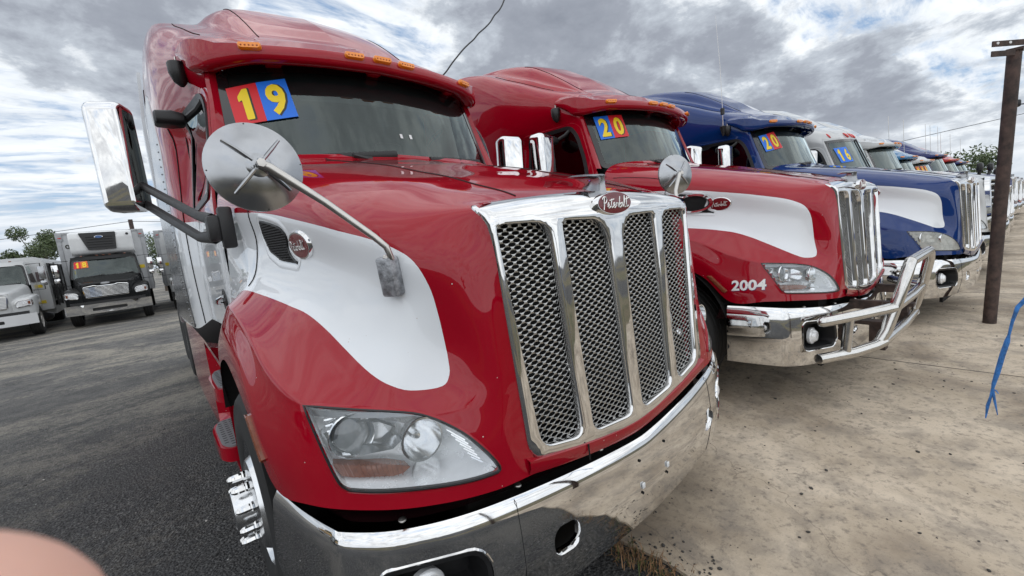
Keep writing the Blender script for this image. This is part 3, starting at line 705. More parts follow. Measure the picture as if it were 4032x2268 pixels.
    # shelf between bumper and hood with its rivets
    sh = MB(); rows = []
    for s in np.linspace(-L * .97, L * .97, 60):
        a = Vector(bump_map((s, .750))); x = a.x
        inn = Vector((a.x * .96, a.y + .11, a.z - .012)); rows.append([a + Vector((0, .0, -.006)), (a + inn) / 2 + Vector((0, 0, .002)), inn, inn + Vector((0, .05, -.12))])
    sh.grid(np.array([[tuple(q) for q in r] for r in rows]), 0)
    for x in (-.98, -.60, -.2, .2, .6, .98):
        a = Vector(bump_map((bump_s(x), .750))); sh.lathe([(.014, -.004), (.012, .004), (.006, .008), (0, .009)], a + Vector((0, .035, .0)), (0, 0, 1), 12, 1)
    sh.obj('bumper_filler', [FILLER, SATIN], root, 40)
    # ---------------- cab and sleeper shell
    B = smooth_grid(body_grid(), 2, .5); vals = []; cb = MB()
    for s in (1, -1):
        cb.grid(B * np.array([s, 1, 1])); vals += [min(.2, max(-.2, zline(p[1]) - p[2])) for p in B.reshape(-1, 3)]
    end = [tuple(p) for p in B[-1]]; cap = end + [(-x, y, z) for x, y, z in end[::-1]]
    cb.add(cap, [list(range(len(cap)))]); vals += [-1] * len(cap)
    # pillars between windscreen and side
    prow = []
    for z in np.linspace(2.18, 2.855, 16):
        t = (z - 2.18) / .675; xi = .952 - .035 * t
        j = np.interp(z, [p[2] for p in BODY[0][:8]], [p[1] for p in BODY[0][:8]]); xo = np.interp(z, [p[2] for p in BODY[0][:8]], [p[0] for p in BODY[0][:8]])
        a = Vector((xi, yws(xi, z) + .004, z)); b = Vector((xo, j, z)); m = (a + b) / 2 + Vector((.012, -.018, 0))
        prow.append([a + Vector((0, .03, 0)), a, m, b])
    for s in (1, -1):
        P = np.array([[(s * q.x, q.y, q.z) for q in r] for r in prow]); cb.grid(P); vals += [-.2] * (P.shape[0] * P.shape[1])
    hdr = np.array([[(x, yws(x, 2.84) + .006, 2.835 + 0), (x, yws(x, 2.84) + .012, 2.872), tuple(np.array([x, np.interp(abs(x), _x0[::-1], _y0[::-1]), 2.885]))] for x in np.linspace(-.95, .95, 31)])
    cb.grid(hdr); vals += [-.2] * (hdr.shape[0] * hdr.shape[1])
    me = bpy.data.meshes.new('cab'); me.from_pydata(cb.v, [], cb.f); me.materials.append(RED); put_attr(me, vals)
    me.polygons.foreach_set('use_smooth', [True] * len(me.polygons)); me.set_sharp_from_angle(angle=R(55)); me.update()
    cab = bpy.data.objects.new('cab', me); COL.objects.link(cab); cab.parent = root
    sbvh = BVHTree.FromPolygons([Vector(v) for v in cb.v], cb.f)
    def cab_side(s, y, z, d=0.0):
        h = sbvh.ray_cast(Vector((s * 2, y, z)), Vector((-s, 0, 0)))
        if h[0] is None: h = sbvh.find_nearest(Vector((s * 1.1, y, z)))
        n = h[1] if h[1].x * s > 0 else -h[1]
        return h[0] + n * d
    def roof(x, y, d=0.0):
        h = sbvh.ray_cast(Vector((x, y, 6)), Vector((0, 0, -1)))
        n = h[1] if h[1].z > 0 else -h[1]
        return h[0] + n * d
    rs = MB()
    for s in (1, -1):
        rs.tube([roof(s * (.575 + .016 * t), 2.5 + .95 * t, .001) for t in np.linspace(0, 1, 24)], .004, 5)
        rs.tube([roof(s * (.91 + .05 * math.sin(t * 2)), 2.64 + 1.0 * t, .001) for t in np.linspace(0, 1, 24)], .004, 5)
        rs.tube([cab_side(s, 4.95, z, .001) for z in np.linspace(1.1, 3.5, 30)], .004, 5)
        rs.tube([cab_side(s, 3.22 + .02 * z, z, .001) for z in np.linspace(1.15, 2.7, 20)], .005, 5)
    rs.obj('panel_gap', [DARK], cab)['kind'] = 'stuff'
    # side extenders
    for s in (1, -1):
        xb = MB(); pn = round_poly([(3.56, 1.09), (5.19, 1.07), (5.19, 3.30), (3.95, 3.18), (3.62, 2.75)], [.04, .02, .05, .3, .4]); pm = lambda p, d, s=s: cab_side(s, p[0], p[1], .008 - d)
        sheet(xb, pn, [], pm, .12); rim(xb, pn, pm, [(0, 0), (-.002, .008)])
        xb.grid(np.array([[(s * (1.272 - .009 * (z - 1.0) - (.07 * max(0, z - 3.2)) - dx), y, z) for dx, y in ((.03, 5.17), (0, 5.17), (0, 5.40), (0, 5.60), (.03, 5.62))] for z in np.linspace(.98, 3.75, 12)]))
        for k in range(26): xb.lathe([(.008, 0), (.006, .005), (0, .006)], pm((3.70, 1.12 + .062 * k), 0), (s, 0, 0), 6)
        xb.obj('side_extender', [ALU], root, 40)
    # ---------------- windscreen
    wout = round_poly([(-.952, 2.19), (-.6, 2.165), (0, 2.155), (.6, 2.165), (.952, 2.19), (.916, 2.83), (.5, 2.85), (0, 2.856), (-.5, 2.85), (-.916, 2.83)], [.05, .3, .3, .3, .05, .07, .3, .3, .3, .07])
    wb = MB(); sheet(wb, wout, [], ws_map, .07); ws = wb.obj('windscreen', [WGLASS], root, 60)
    fr = MB(); inner = offset_poly(wout, .048); sheet(fr, offset_poly(wout, -.006), [inner], lambda p, d: ws_map(p, -.004), .08); rim(fr, offset_poly(wout, -.006), ws_map, [(0, -.004), (0, .03)]); fr.obj('rubber_surround', [GLOSSB], ws, 60)
    shd = MB(); sheet(shd, [(x, 2.62 + .03 * abs(x) ** 3) for x in np.linspace(-.90, .90, 24)] + [(x, 2.845) for x in np.linspace(.9, -.9, 24)], [], lambda p, d: ws_map(p, .05), .08); shd.obj('sun_shade', [mat('shade_band', (.012, .012, .014), .5)], ws, 60)
    for x0, x1 in ((-.62, -.02), (.22, .82)):
        wi = MB(); wi.tube([ws_map((x0 + .02, 2.215), -.018), ws_map(((x0 + x1) / 2, 2.205 + .02), -.022), ws_map((x1, 2.245), -.018)], .015, 6, flat=1.6)
        wi.tube([(x1 - .22, 1.70 + .25 * (x1 - .22) ** 2, 2.20), ws_map((x1 - .30, 2.222), -.045), ws_map(((x0 + x1) / 2, 2.23), -.032)], [.017, .014, .010], 6)
        wi.box((x1 - .21, 1.72 + .25 * (x1 - .22) ** 2, 2.20), (.06, .05, .04), 0, .01); wi.obj('wiper', [BLACK], root, 40)
    # ---------------- visor with marker lamps
    vp = cat_rom(np.array([(0, 1.80), (.4, 1.842), (.764, 1.945), (.93, 2.04), (1.015, 2.14), (1.062, 2.27), (1.085, 2.46)]), 6)
    vb = MB(); rows = []
    for i, (x, y) in enumerate(vp):
        t = vp[min(i + 1, len(vp) - 1)] - vp[max(i - 1, 0)]; n = np.array([t[1], -t[0]]); n = n / np.linalg.norm(n)      # outward (forward)
        if n[1] > 0: n = -n
        k = np.interp(x, [0, .93, 1.03, 1.07, 1.09], [0, 0, .3, .7, 1]); side = np.interp(x, [0, .9, 1.07], [0, 0, 1])
        zb = np.interp(x, [0, .76, .93, 1.01, 1.06, 1.09], [2.815, 2.812, 2.79, 2.78, 2.80, 2.97]); zt = np.interp(x, [0, .76, .93, 1.02, 1.09], [2.905, 2.905, 2.92, 2.965, 3.01])
        inn = -n
        w = np.interp(x, [0, .9, 1.02, 1.09], [.30, .26, .10, .02]); zin = np.interp(x, [0, .6, .9, 1.02, 1.09], [3.065, 3.05, 3.02, 3.0, 3.02])
        sec = [(.10, zb + .006), (.05, zb - .004), (.012, zb + .003), (0, zb + .022), (.0, (zb + zt) / 2), (.008, zt - .012), (.03, zt), (.06 + w * .3, zt + .03), (.03 + w * .7, zt + .75 * (zin - zt)), (.03 + w, zin), (.03 + w + .12 * (1 - side), zin + .05 * (1 - side))]
        rows.append([(x + inn[0] * d, y + inn[1] * d, z) for d, z in sec])
    rows = np.array(rows); rows = np.concatenate([rows[:0:-1] * np.array([-1, 1, 1]), rows]); vb.grid(rows)
    und = rows[:, [0, 2]].copy(); 
    vs = vb.mesh('visor', [RED], 50); put_attr(vs, [-1] * len(vs.vertices)); visor = bpy.data.objects.new('visor', vs); COL.objects.link(visor); visor.parent = root
    # lips that hold the visor
    for x in (-.62, 0.0, .70):
        hb2 = MB(); hb2.box((x, yws(x, 2.86) - .03, 2.855), (.09, .10, .05), 0, .012); hb2o = hb2.obj("visor_bracket", [RED], visor, 40)
        put_attr(hb2o.data, [-1] * len(hb2o.data.vertices))
    mm = None
    for x in (-.764, -.185, 0, .185, .764):
        i = int(np.argmin(abs(vp[:, 0] - abs(x)))); y = np.interp(abs(x), vp[:, 0], vp[:, 1]); sl = .5 * x * .5
        if mm is None:
            q = MB(); pr = rrect(-.062, .062, -.021, .017, [.02, .02, .008, .008], 3)
            q.grid(np.array([[(a, 0.02, b) for a, b in pr], [(a, -.016, b) for a, b in pr], [(a * .93, -.022, b * .85) for a, b in pr]]), 0, close_v=True); k = len(q.v) - len(pr); q.f.append(list(range(k, k + len(pr)))); q.m.append(0)
            for a in np.linspace(-.042, .042, 5): q.lathe([(.006, 0), (.004, .003), (0, .003)], (a, -.022, -.004), (0, -1, 0), 6, 1)
            mm = q.mesh('marker_lamp', [AMBER, mat('amber_dot', (.35, .06, .005), .3)], 40)
        o = bpy.data.objects.new('marker_lamp', mm); COL.objects.link(o); o.parent = visor; o.location = (x, y, 2.878); o.rotation_euler = (R(-12), 0, math.atan(.498 * x))
    # ---------------- doors
    for s in (-1, 1):
        win = round_poly([(2.065, 2.04), (2.13, 2.28), (2.25, 2.57), (2.345, 2.685), (2.93, 2.69), (2.99, 2.62), (2.99, 2.03)], [.04, .3, .15, .06, .06, .06, .06])
        dout = round_poly([(1.93, 1.22), (1.94, 1.95), (2.01, 2.16), (2.20, 2.66), (2.29, 2.73), (3.02, 2.735), (3.10, 2.65), (3.12, 1.17)], [.05, .2, .3, .12, .05, .06, .06, .05])
        dm = lambda p, d, s=s: cab_side(s, p[0], p[1], .008 - d)
        db = MB(); sheet(db, dout, [win], dm, .05); rim(db, dout, dm, [(0, 0), (-.004, .006), (-.004, .012)])
        dmesh = db.mesh('door', [RED], 50); put_attr(dmesh, [min(.2, max(-.2, zline(v.co.y) - v.co.z)) for v in dmesh.vertices])
        door = bpy.data.objects.new('door', dmesh); COL.objects.link(door); door.parent = root
        wb2 = MB(); sheet(wb2, win, [], lambda p, d: dm(p, -.002), .08); wn = wb2.obj('window', [SGLASS], door, 60)
        fb2 = MB(); sheet(fb2, offset_poly(win, -.03), [offset_poly(win, .012)], lambda p, d: dm(p, -.008), .1); rim(fb2, offset_poly(win, -.03), dm, [(0, -.008), (0, .006)]); fb2.obj('window_frame', [BLACK], wn, 50)
        hb3 = MB(); hc = cab_side(s, 2.10, 1.40, .01); hb3.lathe([(.075, -.002), (.07, .006), (.04, .004), (0, .003)], hc, (s, 0, 0), 20, 1); hb3.tube([hc + Vector((s * .012, -.06, .03)), hc + Vector((s * .035, -.02, .015)), hc + Vector((s * .035, .04, -.01)), hc + Vector((s * .012, .08, -.02))], .016, 8, 0, flat=.6); hb3.obj('door_handle', [CHROME, BLACK], door, 40)
    # ---------------- interior
    ib = MB(); ib.box((0, 2.3, 1.3), (1.9, 1.6, .06)); ib.box((0, 3.16, 2.1), (2.12, .04, 1.9)); ib.box((0, 2.80, 2.84), (1.6, .8, .03))
    ib.grid(np.array([[(x, yws(x, 2.2) + d, z) for d, z in ((.02, 2.12), (.10, 2.13), (.32, 2.06), (.36, 1.7))] for x in np.linspace(-.9, .9, 19)])); ib.obj('dashboard', [INTERIOR], root, 40)
    for x in (-.55, .55):
        st = MB(); st.box((x, 2.72, 1.68), (.52, .5, .16), 0, .06); st.box((x, 2.98, 2.08), (.50, .16, .74), 0, .07, Matrix.Rotation(R(-8), 3, 'X')); st.box((x, 3.02, 2.53), (.28, .11, .20), 0, .05); st.obj('seat', [SEATM], root, 40)
    wl = MB(); rotm = Matrix.Rotation(R(-62), 3, 'X'); cc = Vector((.55, 2.34, 2.12))
    wl.tube([cc + rotm @ Vector((.22 * math.cos(a), .22 * math.sin(a), 0)) for a in np.linspace(0, 2 * math.pi, 33)], .016, 8, 0, False); wl.tube([cc + rotm @ Vector((-.21, 0, 0)), cc + rotm @ Vector((.21, 0, 0))], .02, 8); wl.tube([cc, cc + rotm @ Vector((0, 0, -.35))], .035, 8); wl.obj('steering_wheel', [BLACK], root, 40)
    # ---------------- mirrors
    for s in (-1, 1):
        C = Vector((s * 1.50, 2.30, 2.28)); rot = Matrix.Rotation(s * R(-14 if s < 0 else -14), 3, 'Z') @ Matrix.Rotation(R(2) * s, 3, 'Y')
        m = MB(); P = []; C0, rot0 = C, rot; C, rot = Vector((0, 0, 0)), Matrix.Identity(3)
        base = rrect(-.125, .125, -.30, .30, .055, 5)
        for ins, dep in ((.055, -.098), (.03, -.094), (.012, -.078), (.0, -.045), (.0, .04), (.004, .05)):
            P.append([tuple(C + rot @ Vector((a, dep, b))) for a, b in offset_poly(base, ins)])
        m.grid(np.array(P), 0, close_v=True); n = len(base); m.f.append(list(range(n))); m.m.append(0); k = len(m.v) - n; m.f.append(list(range(k, k + n))); m.m.append(1)
        mo = m.obj('mirror', [CHROME, BLACK], root, 30); C, rot = C0, rot0; mo.location = C; mo.rotation_euler = rot.to_euler()
        a = MB(); hb4 = Vector((s * 1.125, 1.46, 1.80))
        a.box(hb4 + Vector((-s * .02, .0, -.0)), (.06, .055, .20), 0, .012); a.box(hb4 + Vector((s * .025, .03, .0)), (.07, .085, .125), 0, .018)
        e1 = C + rot @ Vector((-s * .10, .0, -.14)); e2 = C + rot @ Vector((-s * .10, .0, -.25))
        a.tube([hb4 + Vector((s * .03, .04, .045)), hb4 + Vector((s * .07, .16, .075)), e1], [.024, .019, .020], 8, flat=1.3)
        a.tube([hb4 + Vector((s * .03, .04, -.04)), hb4 + Vector((s * .08, .16, -.03)), e2], [.026, .020, .020], 8, flat=1.3)
        a.box((e1 + e2) / 2 + Vector((s * .01, .0, .01)), (.085, .10, .19), 0, .02); a.obj('mirror_arm', [BLACK], root, 40)
    lk = MB(); c = Vector((-1.165, 2.50, 2.565)); lk.grid(np.array([[tuple(c + Vector((x * 1.0 + .0, y * k, z * k))) for y, z in rrect(-.10, .10, -.05, .06, .04, 4)] for x, k in ((-.09, .6), (-.08, .75), (.0, .82), (.06, .65), (.075, .35))]), 0, close_v=True); lk.f.append(list(range(20 + 4))); lk.m.append(0)
    lk.tube([c + Vector((.06, 0, 0)), (-1.03, 2.40, 2.62), (-1.0, 2.36, 2.66)], .02, 8); lk.obj('lookdown_mirror', [BLACK], root, 40)
    # spot mirrors on the fenders
    for s in (-1, 1):
        C = Vector((s * 1.146, .35, 1.888)); ax = Vector((-s * .06, -1, .05)).normalized() if s < 0 else Vector((-.40, -.92, .03)).normalized()
        d = MB(); d.lathe([(.0, .034), (.03, .033), (.06, .028), (.09, .019), (.112, .008), (.121, .004), (.121, -.004), (.118, -.012), (.0, -.014)], C, ax, 48)
        x_, y_ = ax.orthogonal().normalized(), None; y_ = ax.cross(Vector((1, 0, 0))).normalized(); x_ = y_.cross(ax).normalized()
        for k in range(4):
            a = R(45 + 90 * k) + .06; u = x_ * math.cos(a) + y_ * math.sin(a)
            d.tube([C + u * .018 + ax * .034, C + u * .06 + ax * .030, C + u * .098 + ax * .017], [.007, .007, .005], 8, flat=.8)
        d.lathe([(.033, .026), (.033, .033), (.027, .037), (0, .038)], C, ax, 20)
        for k in range(3):
            a = R(80 + 120 * k); d.lathe([(.005, .034), (.005, .040), (0, .041)], C + (x_ * math.cos(a) + y_ * math.sin(a)) * .017, ax, 8)
        for k in range(4):
            a = R(90 * k) + .1; d.lathe([(.0022, .001), (.0022, .0065), (0, .0066)], C + (x_ * math.cos(a) + y_ * math.sin(a)) * .1165, ax, 6, 1)
        so = d.obj('spot_mirror', [ALU, DARK], root, 40)
        arm = MB(); foot = on_side(s, .235, 1.575, .03)
        arm.tube([C + ax * .045, C + ax * .05 + Vector((-s * .02, -.0, -.01)), Vector((s * 1.0, .275, 1.78)), Vector((s * .895, .215, 1.668)), Vector((s * .868, .20, 1.635)), Vector((s * .858, .198, 1.60)), foot + Vector((0, -.005, .03))], [.013, .013, .011, .0105, .0105, .0105, .0105], 10)
        arm.lathe([(.012, 0), (.012, .012), (0, .013)], C + ax * .052, ax, 6)
        arm.obj('arm', [SATIN], so, 40)
        bk = MB(); fp = on_side(s, .235, 1.545, .0); nrm = (on_side(s, .235, 1.545, .02) - fp).normalized(); tz = Vector((0, 0, 1)); tx = tz.cross(nrm).normalized(); tz = nrm.cross(tx)
        bm3 = Matrix((tx, nrm, tz)).transposed(); bk.box(fp + nrm * .02, (.062, .045, .125), 0, .010, bm3); bk.obj('mirror_foot', [mat('corroded_alloy', (.34, .35, .37), .5, .7, noise=.55, nscale=38, bump=.3, bscale=90)], so, 40)
    # ---------------- air intake and side badge
    for s in (-1, 1):
        q = [(1.07, 1.800), (.947, 1.776), (.862, 1.752), (.834, 1.718), (.850, 1.690), (.866, 1.664), (.838, 1.632), (.775, 1.600), (.934, 1.618), (1.055, 1.662), (1.103, 1.725)]
        sm = lambda p, d, s=s: on_side(s, p[0], p[1], -d)
        ib2 = MB(); qq = round_poly(q, .02, 3); rim(ib2, qq, sm, [(-.03, .0), (-.022, -.004), (-.012, -.005), (.002, .004)], 0)
        vt = ib2.mesh('air_intake', [WHITEP], 50); put_attr(vt, [1] * len(vt.vertices)); vo = bpy.data.objects.new('air_intake', vt); COL.objects.link(vo); vo.parent = root
        vm = MB(); sheet(vm, offset_poly(qq, .001), [], lambda p, d: sm(p, -.001), .04); vm.obj('intake_backing', [DARK], vo, 0)
        vm2 = MB(); lim = offset_poly(qq, .004)
        for iy in range(52):
            for iz in range(24):
                y = .62 + iy * .0125 + (iz % 2) * .00625; z = 1.585 + iz * .0105
                if in_poly((y, z), lim): vm2.grid(np.array([[on_side(s, y + .0068 * math.cos(a) * k, z + .0065 * math.sin(a) * k, .003 + .002 * (k > .8)) for a in np.linspace(0, 2 * math.pi, 6, endpoint=False)] for k in (1.0, .62)]), 0, close_v=True)
        rim(vm2, qq, sm, [(0, -.003), (.006, -.006), (.009, -.002)]); vm2.obj('intake_mesh', [BLACK], vo, 0)
        bc = on_side(s, .738, 1.672); bn = (on_side(s, .738, 1.672, .05) - bc).normalized(); tz = Vector((0, 0, 1)); tz = (tz - bn * tz.dot(bn)).normalized(); tx = Vector((-s * 0, 1, 0)); tx = (tx - bn * tx.dot(bn) - tz * tx.dot(tz)).normalized() * (-1 if s > 0 else 1) * (1 if s > 0 else -1)
        bd = MB(); bd.grid(np.array([[bc + tx * w * math.cos(a) + tz * h * math.sin(a) + bn * dd for a in np.linspace(0, 2 * math.pi, 32, endpoint=False)] for w, h, dd in ((.094, .060, 0), (.092, .058, .007), (.086, .053, .012), (.08, .048, .012))]), 0, close_v=True)
        bo = bd.obj('side_badge', [CHROME], root, 40)
        b2 = MB(); b2.grid(np.array([[bc + tx * w * math.cos(a) + tz * h * math.sin(a) + bn * dd for a in np.linspace(0, 2 * math.pi, 32, endpoint=False)] for w, h, dd in ((.082, .050, .008), (.079, .047, .013), (.03, .02, .015), (.001, .001, .015))]), 0, close_v=True); b2.obj('enamel', [EMBRED], bo, 40)
        b3 = MB(); txr = tx if (tx.y * s > 0) else -tx; script_word(b3, lambda p: bc + txr * p[0] + tz * p[1] + bn * .017, .125, .014); b3.obj('lettering', [LETTER], bo)
    # ---------------- cab-side antenna base
    an = MB(); c = cab_side(-1, 2.46, 2.845); an.grid(np.array([[tuple(Vector((c.x - dx, c.y + r * math.cos(a) * 1.1, c.z + zz + r * .0 + .0))) if False else (c.x + .02 - .05 * k + r * math.cos(a), c.y + r * math.sin(a), c.z + zz) for a in np.linspace(0, 2 * math.pi, 14, endpoint=False)] for zz, r, k in ((.07, .046, 1), (.06, .052, 1), (.0, .05, 1), (-.05, .036, .9), (-.075, .012, .8))]), 0, close_v=True)
    an.f.append(list(range(14))); an.m.append(0); an.tube([(c.x - .03, c.y, c.z + .06), (c.x - .03, c.y, c.z + .105)], .006, 6, 1); an.obj('antenna_base', [BLACK, SATIN], root, 40)
    # ---------------- chassis side: fairing, steps, wheels
    for s in (-1, 1):
        fbm = MB()
        X = lambda y, z: s * (1.19 + .03 * math.sin((y - 2) * 1.2) + .03 * (z > .9) - .04 * max(0, .5 - z) * 2)
        ys = [1.98, 2.02, 2.2, 2.75, 2.95, 3.1, 3.6, 4.4, 5.15, 5.2]
        fbm.grid(np.array([[(s * ((1.02 if 2.0 < y < 3.0 and .35 < z < .98 else 1.205) + .03 * min(1, max(0, y - 3) / 1.5) - (.10 if z < .3 else 0)), y, z) for z in (.24, .30, .34, .42, .6, .78, .90, .97, 1.02, 1.05)] for y in ys]))
        me = fbm.mesh('chassis_fairing', [RED], 40); put_attr(me, [-1] * len(me.vertices)); fo = bpy.data.objects.new('chassis_fairing', me); COL.objects.link(fo); fo.parent = root
        for z, xo, y0 in ((.50, 1.285, 2.05), (.86, 1.245, 2.1)):
            pb = MB(); pr = [(1.0, y0 + .05), (xo - .05, y0), (xo, y0 + .10), (xo + .005, y0 + .45), (xo - .03, y0 + .60), (1.0, y0 + .62)]
            pb.prism([(s * a, b) for a, b in round_poly(pr, .05, 4)], lambda p, d: (p[0], p[1], d), z - .10, z - .012)
            me = pb.mesh('step', [RED], 40); put_attr(me, [-1] * len(me.vertices)); so = bpy.data.objects.new('step', me); COL.objects.link(so); so.parent = root
            tb = MB(); pin = offset_poly(round_poly(pr, .05, 4), .02); sheet(tb, [(s * a, b) for a, b in pin], [], lambda p, d: (p[0], p[1], z + .0), .2); rim(tb, [(s * a, b) for a, b in pin], lambda p, d: (p[0], p[1], z - d), [(0, 0), (0, .014)])
            for iy in range(12):
                for ix in range(7):
                    a, b = xo - .215 + ix * .034, y0 + .06 + iy * .045
                    if in_poly((a, b), offset_poly(pin, .015)): tb.add([(s * (a + dx), b + dy, z + .001) for dx, dy in ((-.011, -.006), (.011, -.006), (.011, .006), (-.011, .006))], [(0, 1, 2, 3)], 1)
            tb.obj('step_tread', [TREAD, DARK], so, 30)
        wheel(root, s * 1.215, 1.22, .515, s)
        for yy in (6.7, 8.05): wheel(root, s * 1.22, yy, .515, s, nuts=0, front=False, w=.6)
    ch = MB()
    for s in (-1, 1): ch.box((s * .43, 5.0, .88), (.09, 7.6, .26))
    ch.box((0, 1.22, .52), (1.9, .12, .12)); ch.box((0, 6.7, .52), (1.5, .2, .2)); ch.box((0, 8.05, .52), (1.5, .2, .2)); ch.box((0, 7.4, 1.08), (.9, 1.0, .1)); ch.box((0, 2.6, .75), (1.9, 1.2, .5)); ch.obj('chassis', [BLACK], root, 0)
    return root, dict(on_side=on_side, on_front=on_front, cab_side=cab_side)
def hb2_last():
    return [o for o in bpy.data.objects if o.name.startswith('visor_bracket')][-1] if False else max((o for o in bpy.data.objects if o.name.startswith('visor_bracket')), key=lambda o: (len(o.name), o.name))
def kids(o): return [c for c in bpy.data.objects if c.parent == o]
def dup(root, loc, rz, label, group=None, paint_to=None, skip=(), swap=None):
    allk = {}
    for c in bpy.data.objects: allk.setdefault(c.parent, []).append(c)
    def cp(o, par):
        if any(o.name.split('.')[0] == k for k in skip): return
        c = o.copy(); COL.objects.link(c); c.parent = par
        if o.type == 'MESH':
            for i, sl in enumerate(o.material_slots):
                m = sl.material; t = None
                if paint_to and m == RED: t = paint_to
                if swap and m in swap: t = swap[m]
                if t: c.material_slots[i].link = 'OBJECT'; c.material_slots[i].material = t
        for ch in allk.get(o, []): cp(ch, c)
        return c
    r = cp(root, None); r.location = loc; r.rotation_euler = (0, 0, rz); r['label'] = label
    if group: r['group'] = group
    return r

def sticker(parent, corners, body, back, digit=STY, shadow=STK, mapf=ws_map, off=-.010, w=None):
    """corners: bl, br, tr, tl in the (x, z) of the glass"""
    c = [Vector(p) for p in corners]
    def bil(u, v): return (c[0] * (1 - u) + c[1] * u) * (1 - v) + (c[3] * (1 - u) + c[2] * u) * v
    mb = MB(); mb.grid(np.array([[mapf(bil(u, v), off) for v in np.linspace(0, 1, 5)] for u in np.linspace(0, 1, 5)]), 0)
    v, f = text_mesh(body, .035, .0)
    def put(scale, sh, o, mi):
        mb.add([mapf(bil(.5 + (p[0] - .5) * (.62 if body != '1' else .44) * scale + sh[0] + (p[1] - .5) * .0, .5 + (p[1] - .5) * .80 * scale + sh[1]), off - o) for p in v], f, mi)
    put(1.04, (.06, -.012), .0012, 2); put(1.0, (.0, .0), .0024, 1)
    return mb.obj('year_sticker', [back, digit, shadow], parent, 0)
GROUP = 'long-nosed semi trucks parked side by side'
T1, FN = build_tractor()
T1['label'] = 'nearest red and white semi truck with sticker 19 on its windscreen'; T1['group'] = GROUP

# ------------------------------------------------------------------ placing the row of tractors
def gz(y): return -0.0122 * max(0.0, y - 2.0)
def digits_sticker(root, tl, w, h, pair, slant=.0, drop=0.0, cols=(STR, STB)):
    """two year cards side by side on the windscreen; tl = top left (x, z)"""
    for k, (ch, c) in enumerate(zip(pair, cols)):
        a = Vector((tl[0] + w * k, tl[1] + drop * k)); b = Vector((tl[0] + w * (k + 1), tl[1] + drop * (k + 1)))
        dv = Vector((slant, -h))
        sticker(root, [a + dv, b + dv, b, a], ch, c, off=-.012 - .0012 * k)
CP = ('spot_mirror',)
T2 = dup(T1, (3.2415, -.1956, .02), -.0411, 'red and white semi truck with a silver bull bar and number 2004 on its fender', skip=CP)
T3 = dup(T1, (6.468, -.703, -.02), -.092, 'royal blue semi truck with a white hood panel and whip antenna', skip=CP, paint_to=BLUE, swap={HGLASS: HGLASSF})
far_skip = ('lug_nut', 'lettering', 'panel_gap', 'steering_wheel', 'seat', 'antenna_base', 'lookdown_mirror', 'spot_mirror', 'step', 'step_tread', 'plate_clip', 'mud_flap', 'side_badge', 'air_intake', 'side_marker')
def white_field(root, on=True):
    pass
T4 = dup(T1, (9.95, -.84, -.04), -.10, 'white semi truck with split windscreen, sticker 16 and a barred chrome grille', paint_to=WHITEP, skip=far_skip + ('visor', 'grille_surround', 'emblem', 'hood_ornament', 'wiper'))
T5 = dup(T1, (13.1, -.95, -.04), -.10, 'white semi truck with a sun visor, just beyond the white one with sticker 16', paint_to=WHITEP, skip=far_skip)
T6 = dup(T1, (16.3, -.95, -.25), -.10, 'teal blue semi truck whose visor shows past the white visor', paint_to=TEAL, skip=far_skip)
T7 = dup(T1, (19.5, -1.05, -.28), -.10, 'white semi truck with orange cards in its windscreen, far along the row', paint_to=WHITEP, skip=far_skip)
T8 = dup(T1, (22.8, -1.15, 0), -.10, 'dark blue semi truck with a tall dome roof, far along the row', paint_to=NAVY, skip=far_skip)
T9 = dup(T1, (26.2, -1.3, -.1), -.10, 'crimson semi truck near the far end of the row', paint_to=CRIM, skip=far_skip)
T10 = dup(T1, (29.6, -1.45, -.15), -.10, 'navy semi truck with black hood mirrors at the far end of the row', paint_to=NAVY, skip=far_skip)
m1 = [o for o in T1.children if o.name.startswith('mirror') and not o.name.startswith('mirror_arm') and o.location.x < 0][0]
m1.location = (-1.455, 2.30, 2.275); m1.rotation_euler = (R(1), R(0), R(-20)); m1.scale = (.74, 1.05, 1)
# year cards
sticker(T1, [(-.889, 2.437), (-.731, 2.466), (-.738, 2.722), (-.896, 2.682)], '1', STR)
sticker(T1, [(-.731, 2.466), (-.560, 2.495), (-.576, 2.754), (-.738, 2.722)], '9', STB, off=-.0115)
for t, (a, b) in ((T2, (STB, STR)), (T3, (STB, STR))):
    sticker(t, [(-.852, 2.50), (-.689, 2.515), (-.672, 2.775), (-.84, 2.762)] if t is T2 else [(-.838, 2.45), (-.690, 2.475), (-.705, 2.725), (-.845, 2.70)], '2', a)
    sticker(t, [(-.689, 2.515), (-.512, 2.530), (-.498, 2.785), (-.672, 2.775)] if t is T2 else [(-.690, 2.475), (-.525, 2.50), (-.555, 2.76), (-.705, 2.725)], '0', b, off=-.0115)
sticker(T4, [(-.80, 2.36), (-.64, 2.37), (-.66, 2.68), (-.82, 2.67)], '1', STB); sticker(T4, [(-.64, 2.37), (-.48, 2.38), (-.50, 2.69), (-.66, 2.68)], '6', STB, off=-.0115)
for t in (T7,):
    for k in range(3): sticker(t, [(-.8 + .2 * k, 2.30), (-.66 + .2 * k, 2.30), (-.66 + .2 * k, 2.7), (-.8 + .2 * k, 2.7)], '1', STO)
# number 2004 on the second fender
osd = FN['on_side']
nb = MB(); v, f = text_mesh('2004', .03)
pts2 = lambda p, d: osd(-1, .545 - .225 * p[0], .975 + .082 * p[1] + .008 * p[0], d)
nb.add([pts2((p[0], p[1]), .004) for p in v], f, 0); nb.add([pts2((p[0] + .012, p[1] - .05), .002) for p in v], f, 1); nb.obj('fleet_number', [DECALW, DECALB], T2, 0)
